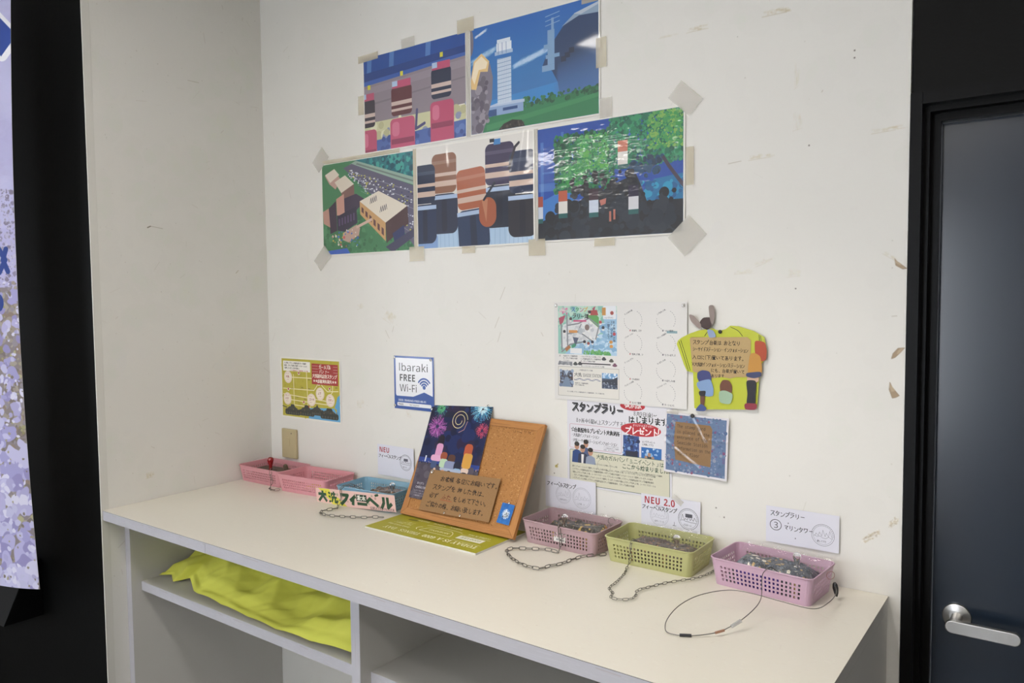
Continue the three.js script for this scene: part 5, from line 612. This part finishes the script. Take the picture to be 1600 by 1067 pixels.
stamp('dark brown camouflage-wrapped stamp in the lime basket', B5, 433, camoB, 0.012, 0.002, 0.184, 0.049, 0.096, 0.038, 0.01);
stamp('blue-grey camouflage-wrapped stamp in the right pink basket', B6, 434, camoC, 0.005, -0.009, 0.19, 0.055, 0.09, 0.045, -0.004);
{ const p = local(B1, -0.03, 0.0022, 0.002), t = thing('red_handled_stamp', 'dark stamp with a glossy red pear-shaped handle in the corner basket', 'stamp', [p.x, p.y, p.z], 0.1);
  part(t, 'block', box(0.13, 0.034, 0.07, 0.004), std(lin(0.09, 0.062, 0.04), 0.55), [0, 0.017, -0.012]); part(t, 'handle', new THREE.LatheGeometry([[0, 0.048], [0.006, 0.047], [0.0108, 0.043], [0.0118, 0.037], [0.0095, 0.028], [0.0062, 0.018], [0.0055, 0.008], [0.009, 0], [0, 0]].map(([a, b]) => new THREE.Vector2(a, b)), 26), std(lin(0.28, 0.008, 0.012), 0.15, { clearcoat: 1 }), [0.016, 0.033, 0.006]); }
{ const p = local(B1, 0.07, 0.0022, -0.006), t = thing('olive_stamp', 'olive brown stamp leaning behind the red handle in the corner basket', 'stamp', [p.x, p.y, p.z], -0.3); const olive = std(lin(0.09, 0.065, 0.035), 0.5);
  part(t, 'block', box(0.045, 0.02, 0.06, 0.004), olive, [0, 0.01, 0]); part(t, 'grip', new THREE.CapsuleGeometry(0.0075, 0.03, 6, 14), olive, [-0.012, 0.04, 0.004], [0.15, 0, 0.35]); part(t, 'cap', box(0.03, 0.012, 0.024, 0.003), std(lin(0.16, 0.19, 0.14), 0.3), [0.012, 0.026, 0.012], [0, 0.4, -0.3]); }
{ const p = local(B2, -0.01, 0.0022, -0.012), t = thing('ink_pad', 'cream ink pad lying in the second pink basket', 'ink pad', [p.x, p.y, p.z], 0.2); part(t, 'tray', box(0.07, 0.008, 0.045, 0.003), std('#d8b9a0', 0.5), [0, 0.004, 0]); part(t, 'pad', box(0.06, 0.003, 0.036, 0.001), std('#cfae5c', 0.8), [0, 0.0088, 0]); }
{ const p = local(B6, -0.012, 0.0022, 0.0475), t = thing('purple_folder', 'purple flat case standing inside the front of the right pink basket', 'case', [p.x, p.y, p.z], B6.rotation.y); const m = std('#3a1f8a', 0.4); part(t, 'case', box(0.096, 0.047, 0.006, 0.002), m, [0, 0.0238, 0], [-0.1, 0, 0]); }
// clear film laid over the back of three baskets
function film(label, b, seed, w, x) {
  const p = local(b, x, 0, 0), t = thing('clear_film', label, 'film', [p.x, p.y, p.z], b.rotation.y), n = noise2(seed);
  const prof = [[-0.0705, 0.055], [-0.072, 0.0638], [-0.0685, 0.0658], [-0.063, 0.064], [-0.058, 0.0595], [-0.052, 0.055], [-0.046, 0.0525], [-0.04, 0.0515]], c = new THREE.CatmullRomCurve3(prof.map(([z, y]) => new THREE.Vector3(0, y, z)));
  const pts = c.getPoints(34), g = new THREE.PlaneGeometry(w, 1, 70, 34), a = g.attributes.position; for (let j = 0; j <= 34; j++) for (let i = 0; i <= 70; i++) { const k = j * 71 + i, q = pts[34 - j], u = i / 70; a.setXYZ(k, (u - 0.5) * w, q.y + 0.004 * n(u * 14, j * 0.28) + 0.002 * n(u * 34, j * 0.5), q.z + 0.0035 * (n(u * 17 + 7, j * 0.2) - 0.3)); }
  g.computeVertexNormals(); part(t, 'sheet', g, std('#ffffff', 0.05, { transmission: 1, thickness: 0, ior: 1.5, side: THREE.DoubleSide }));
}
film('crinkled clear film over the back rim of the mauve basket', B4, 441, 0.19, 0.008); film('crinkled clear film over the back rim of the lime basket', B5, 442, 0.19, 0.006); film('crinkled clear film over the back rim of the right pink basket', B6, 443, 0.196, 0.008);
// lettered strip in front of the blue basket
{
  const t = thing('lettered_strip', 'pink and yellow strip with large green Japanese title before the blue basket', 'sign', [0.6225, COUNTER + 0.0265, 0.1665], 0.085); t.rotation.set(0.09, 0.085, 0.05, 'YXZ'); const w = 0.322, h = 0.0515;
  const map = print(322, 51.5, 5, (g, W, H) => { fill(g, '#e5c0b8', 0, 0, W, H); poly(g, '#e0d64c', [[12, 0], [60, 0], [66, 18], [96, 26], [130, H], [70, H], [56, 34], [34, 18]]); g.save(); const o = { color: '#1f4a2e', weight: 0.23, cap: 'butt' };
    jtext(g, '大', 8, 5, 38, { ...o, sx: 1.0 }); jtext(g, '洗', 52, 5, 38, { ...o, weight: 0.165, sx: 1.0 }); jtext(g, 'フ', 97, 3, 45, { ...o, sx: 1.0 }); jtext(g, 'ィ', 136, 1, 46, { ...o, sx: 1.0 }); line(g, '#1f4a2e', 9, [[172, 37], [212, 37]]); jtext(g, 'ベ', 207, 3, 43, { ...o, sx: 1.2 }); jtext(g, 'ル', 260, 2, 45, { ...o, sx: 1.15 });
    fill(g, '#1f3a28', 170, 8, 42, 21); jtext(g, '教本', 173, 10, 17, { color: '#eceae0', weight: 0.13 }); g.restore(); blots(g, 60, 451, ['rgba(110,80,50,0.35)', 'rgba(60,110,60,0.3)'], 8, 8, W - 20, 34, 1, 5); latin(g, 'GIRLS UND PANZER', 222, 50, 11, '#2a1c1c', { width: 94, font: 'serif', bold: true }); });
  part(t, 'strip', sheetGeo(w, h, 20, 4, (u, v) => 0.001 * Math.sin(u * 3), 0.0012).translate(-w / 2, -h / 2, 0), [std('#ffffff', 0.45, { map }), paperBack]);
}

// ---------------------------------------------------------------- chains, link by link
const linkGeo = (() => { class Oval extends THREE.Curve { getPoint(t, o = new THREE.Vector3()) { const a = t * 2 * Math.PI, r = 0.0036, s = 0.0055; return o.set(r * Math.cos(a) + (Math.cos(a) > 0 ? s : -s) * Math.min(1, Math.abs(Math.cos(a)) * 4), r * Math.sin(a), 0); } } return new THREE.TubeGeometry(new Oval(), 22, 0.00105, 5, true); })();
const chainSteel = std(lin(0.23, 0.22, 0.2), 0.34, { metalness: 1 });
function chain(label, pts, size, seed) {
  const c = new THREE.CatmullRomCurve3(pts.map((p) => new THREE.Vector3(...p)), false, 'centripetal'), L = c.getLength(), pitch = 0.0164 * size, n = Math.floor(L / pitch), r = rng(seed);
  const t = thing('chain', label, 'chain', pts[0]);
  for (let i = 0; i < n; i++) { const u = (i + 0.5) / n, p = c.getPointAt(u), d = c.getTangentAt(u); const m = part(t, 'link', linkGeo, chainSteel); m.scale.setScalar(size); m.position.copy(p).sub(t.position);
    m.quaternion.setFromUnitVectors(new THREE.Vector3(1, 0, 0), d); m.quaternion.multiply(new THREE.Quaternion().setFromAxisAngle(new THREE.Vector3(1, 0, 0), (i % 2 ? Math.PI / 2 : 0.15) + 0.35 * (r() - 0.5))); }
  return t;
}
const Y = COUNTER + 0.0055, loc = (b, x, y, z) => local(b, x, y, z).toArray();
chain('steel chain running from the corner basket onto the worktop', [loc(B1, 0.052, 0.046, 0.03), loc(B1, 0.07, 0.06, 0.068), loc(B1, 0.076, 0.05, 0.0755), loc(B1, 0.078, 0.02, 0.0735), [0.2, Y, 0.158], [0.222, Y, 0.176], [0.245, Y, 0.178], [0.257, Y, 0.164]], 0.95, 461);
chain('steel chain looping out in front of the green lettered strip', [loc(B3, -0.03, 0.045, 0.03), loc(B3, -0.06, 0.0655, 0.066), loc(B3, -0.069, 0.058, 0.089), loc(B3, -0.07, 0.03, 0.0895), [0.578, 0.912, 0.19], [0.588, Y, 0.206], [0.586, Y, 0.228], [0.579, Y, 0.252], [0.592, Y, 0.272], [0.622, Y, 0.277], [0.66, Y, 0.268], [0.7, Y, 0.25], [0.735, Y, 0.232], [0.757, Y, 0.212], [0.781, Y, 0.2]], 1.0, 462);
chain('steel chain from the mauve basket curving forward and back', [loc(B4, -0.012, 0.042, 0.036), loc(B4, 0.004, 0.064, 0.066), loc(B4, 0.012, 0.052, 0.0755), loc(B4, 0.014, 0.02, 0.074), [1.358, Y, 0.166], [1.33, Y, 0.17], [1.29, Y, 0.189], [1.252, Y, 0.212], [1.249, Y, 0.232], [1.278, Y, 0.262], [1.318, Y, 0.285], [1.36, Y, 0.297], [1.389, Y, 0.292], [1.398, Y, 0.265], [1.412, Y, 0.238], [1.418, Y, 0.2], [1.428, Y, 0.165], [1.446, Y, 0.14], [1.466, Y, 0.118]], 1.0, 463);
chain('finer steel chain from the lime basket winding to the pink basket', [loc(B5, -0.02, 0.045, 0.04), loc(B5, -0.035, 0.064, 0.067), loc(B5, -0.038, 0.05, 0.074), loc(B5, -0.04, 0.016, 0.0715), [1.551, Y, 0.168], [1.566, Y, 0.21], [1.576, Y, 0.265], [1.582, Y, 0.31], [1.6, Y, 0.328], [1.61, Y, 0.352], [1.628, Y, 0.352], [1.646, Y, 0.338], [1.648, Y, 0.318], [1.638, Y, 0.288], [1.65, Y, 0.252], [1.668, Y, 0.212], [1.69, Y, 0.178], [1.709, Y, 0.15], [1.722, Y, 0.11], [1.726, Y, 0.07], [1.728, Y + 0.006, 0.045]], 0.72, 464);
// ring on the rim of the mauve basket
{ const p = local(B4, 0.094, 0.062, -0.04), t = thing('key_ring', 'small steel ring hooked on the mauve basket rim', 'ring', [p.x, p.y, p.z], 0.6); part(t, 'ring', new THREE.TorusGeometry(0.0085, 0.0008, 6, 24, 5.2), chainSteel, [0, 0.003, 0]); }
// wire lanyard
{
  const C = [2.3853, 1.5368, 1.7576], lift = (x, z, h) => { const t = h / 0.6368; return [x + (C[0] - x) * t, COUNTER + h, z + (C[2] - z) * t]; };
  const pts = [loc(B6, 0.03, 0.046, 0.03), loc(B6, 0.022, 0.0655, 0.066), loc(B6, 0.016, 0.058, 0.08), lift(1.868, 0.19, 0.042), lift(1.8685, 0.29, 0.024), lift(1.862, 0.335, 0.014), lift(1.85, 0.377, 0.007), lift(1.806, 0.425, 0.003), lift(1.773, 0.43, 0.004), lift(1.757, 0.405, 0.008), lift(1.7445, 0.36, 0.015), lift(1.739, 0.29, 0.026), lift(1.752, 0.22, 0.035), lift(1.793, 0.159, 0.042), lift(1.84, 0.15, 0.042), lift(1.9, 0.158, 0.036), lift(1.967, 0.16, 0.027), lift(1.985, 0.11, 0.022), lift(1.985, 0.045, 0.028), lift(1.972, 0.0, 0.034)];
  const c = new THREE.CatmullRomCurve3(pts.map((p) => new THREE.Vector3(...p)), false, 'centripetal'), t = thing('wire_lanyard', 'thin wire lanyard looping over the worktop before the right pink basket', 'cable', pts[7]);
  const off = (g) => g.translate(-pts[7][0], -pts[7][1], -pts[7][2]);
  part(t, 'wire', off(new THREE.TubeGeometry(c, 260, 0.0009, 6)), std(lin(0.2, 0.19, 0.18), 0.35, { metalness: 0.8 }));
  const sleeve = (name, a, b, r, m) => { const A = new THREE.Vector3(...a), B = new THREE.Vector3(...b), d = B.clone().sub(A), g = new THREE.CylinderGeometry(r, r, d.length(), 14); const q = new THREE.Quaternion().setFromUnitVectors(new THREE.Vector3(0, 1, 0), d.clone().normalize()); g.applyQuaternion(q); g.translate((A.x + B.x) / 2, (A.y + B.y) / 2, (A.z + B.z) / 2); return part(t, name, off(g), m); };
  sleeve('black_sleeve', lift(1.816, 0.417, 0.0034), lift(1.797, 0.428, 0.003), 0.0028, std(lin(0.02, 0.02, 0.026), 0.4));
  sleeve('copper_crimp', lift(1.858, 0.36, 0.01), lift(1.848, 0.381, 0.0065), 0.0024, std(lin(0.45, 0.25, 0.17), 0.4, { metalness: 0.7 }));
  sleeve('clear_crimp', lift(1.8685, 0.3, 0.021), lift(1.863, 0.336, 0.0135), 0.0034, std('#f2f2f2', 0.12, { transmission: 0.6, thickness: 0.003 }));
  // clip and ring on the basket rim
  const k = pts[19], clip = new THREE.LatheGeometry([[0, 0.022], [0.002, 0.0215], [0.0045, 0.014], [0.006, 0.004], [0.0048, -0.004], [0.002, -0.008], [0, -0.0082]].map(([a, b]) => new THREE.Vector2(a, b)), 16); clip.scale(1, 1, 0.6).rotateZ(Math.PI + 0.15).translate(k[0], k[1] - 0.002, k[2]);
  part(t, 'clip', off(clip), std(lin(0.015, 0.015, 0.016), 0.25));
  part(t, 'clip_ring', off(new THREE.TorusGeometry(0.0085, 0.0006, 6, 22).rotateY(0.7).translate(k[0] - 0.008, k[1] + 0.021, k[2] + 0.006)), std(lin(0.4, 0.2, 0.18), 0.3, { metalness: 0.8 }));
}
shade(scene);
renderer.render(scene, camera);
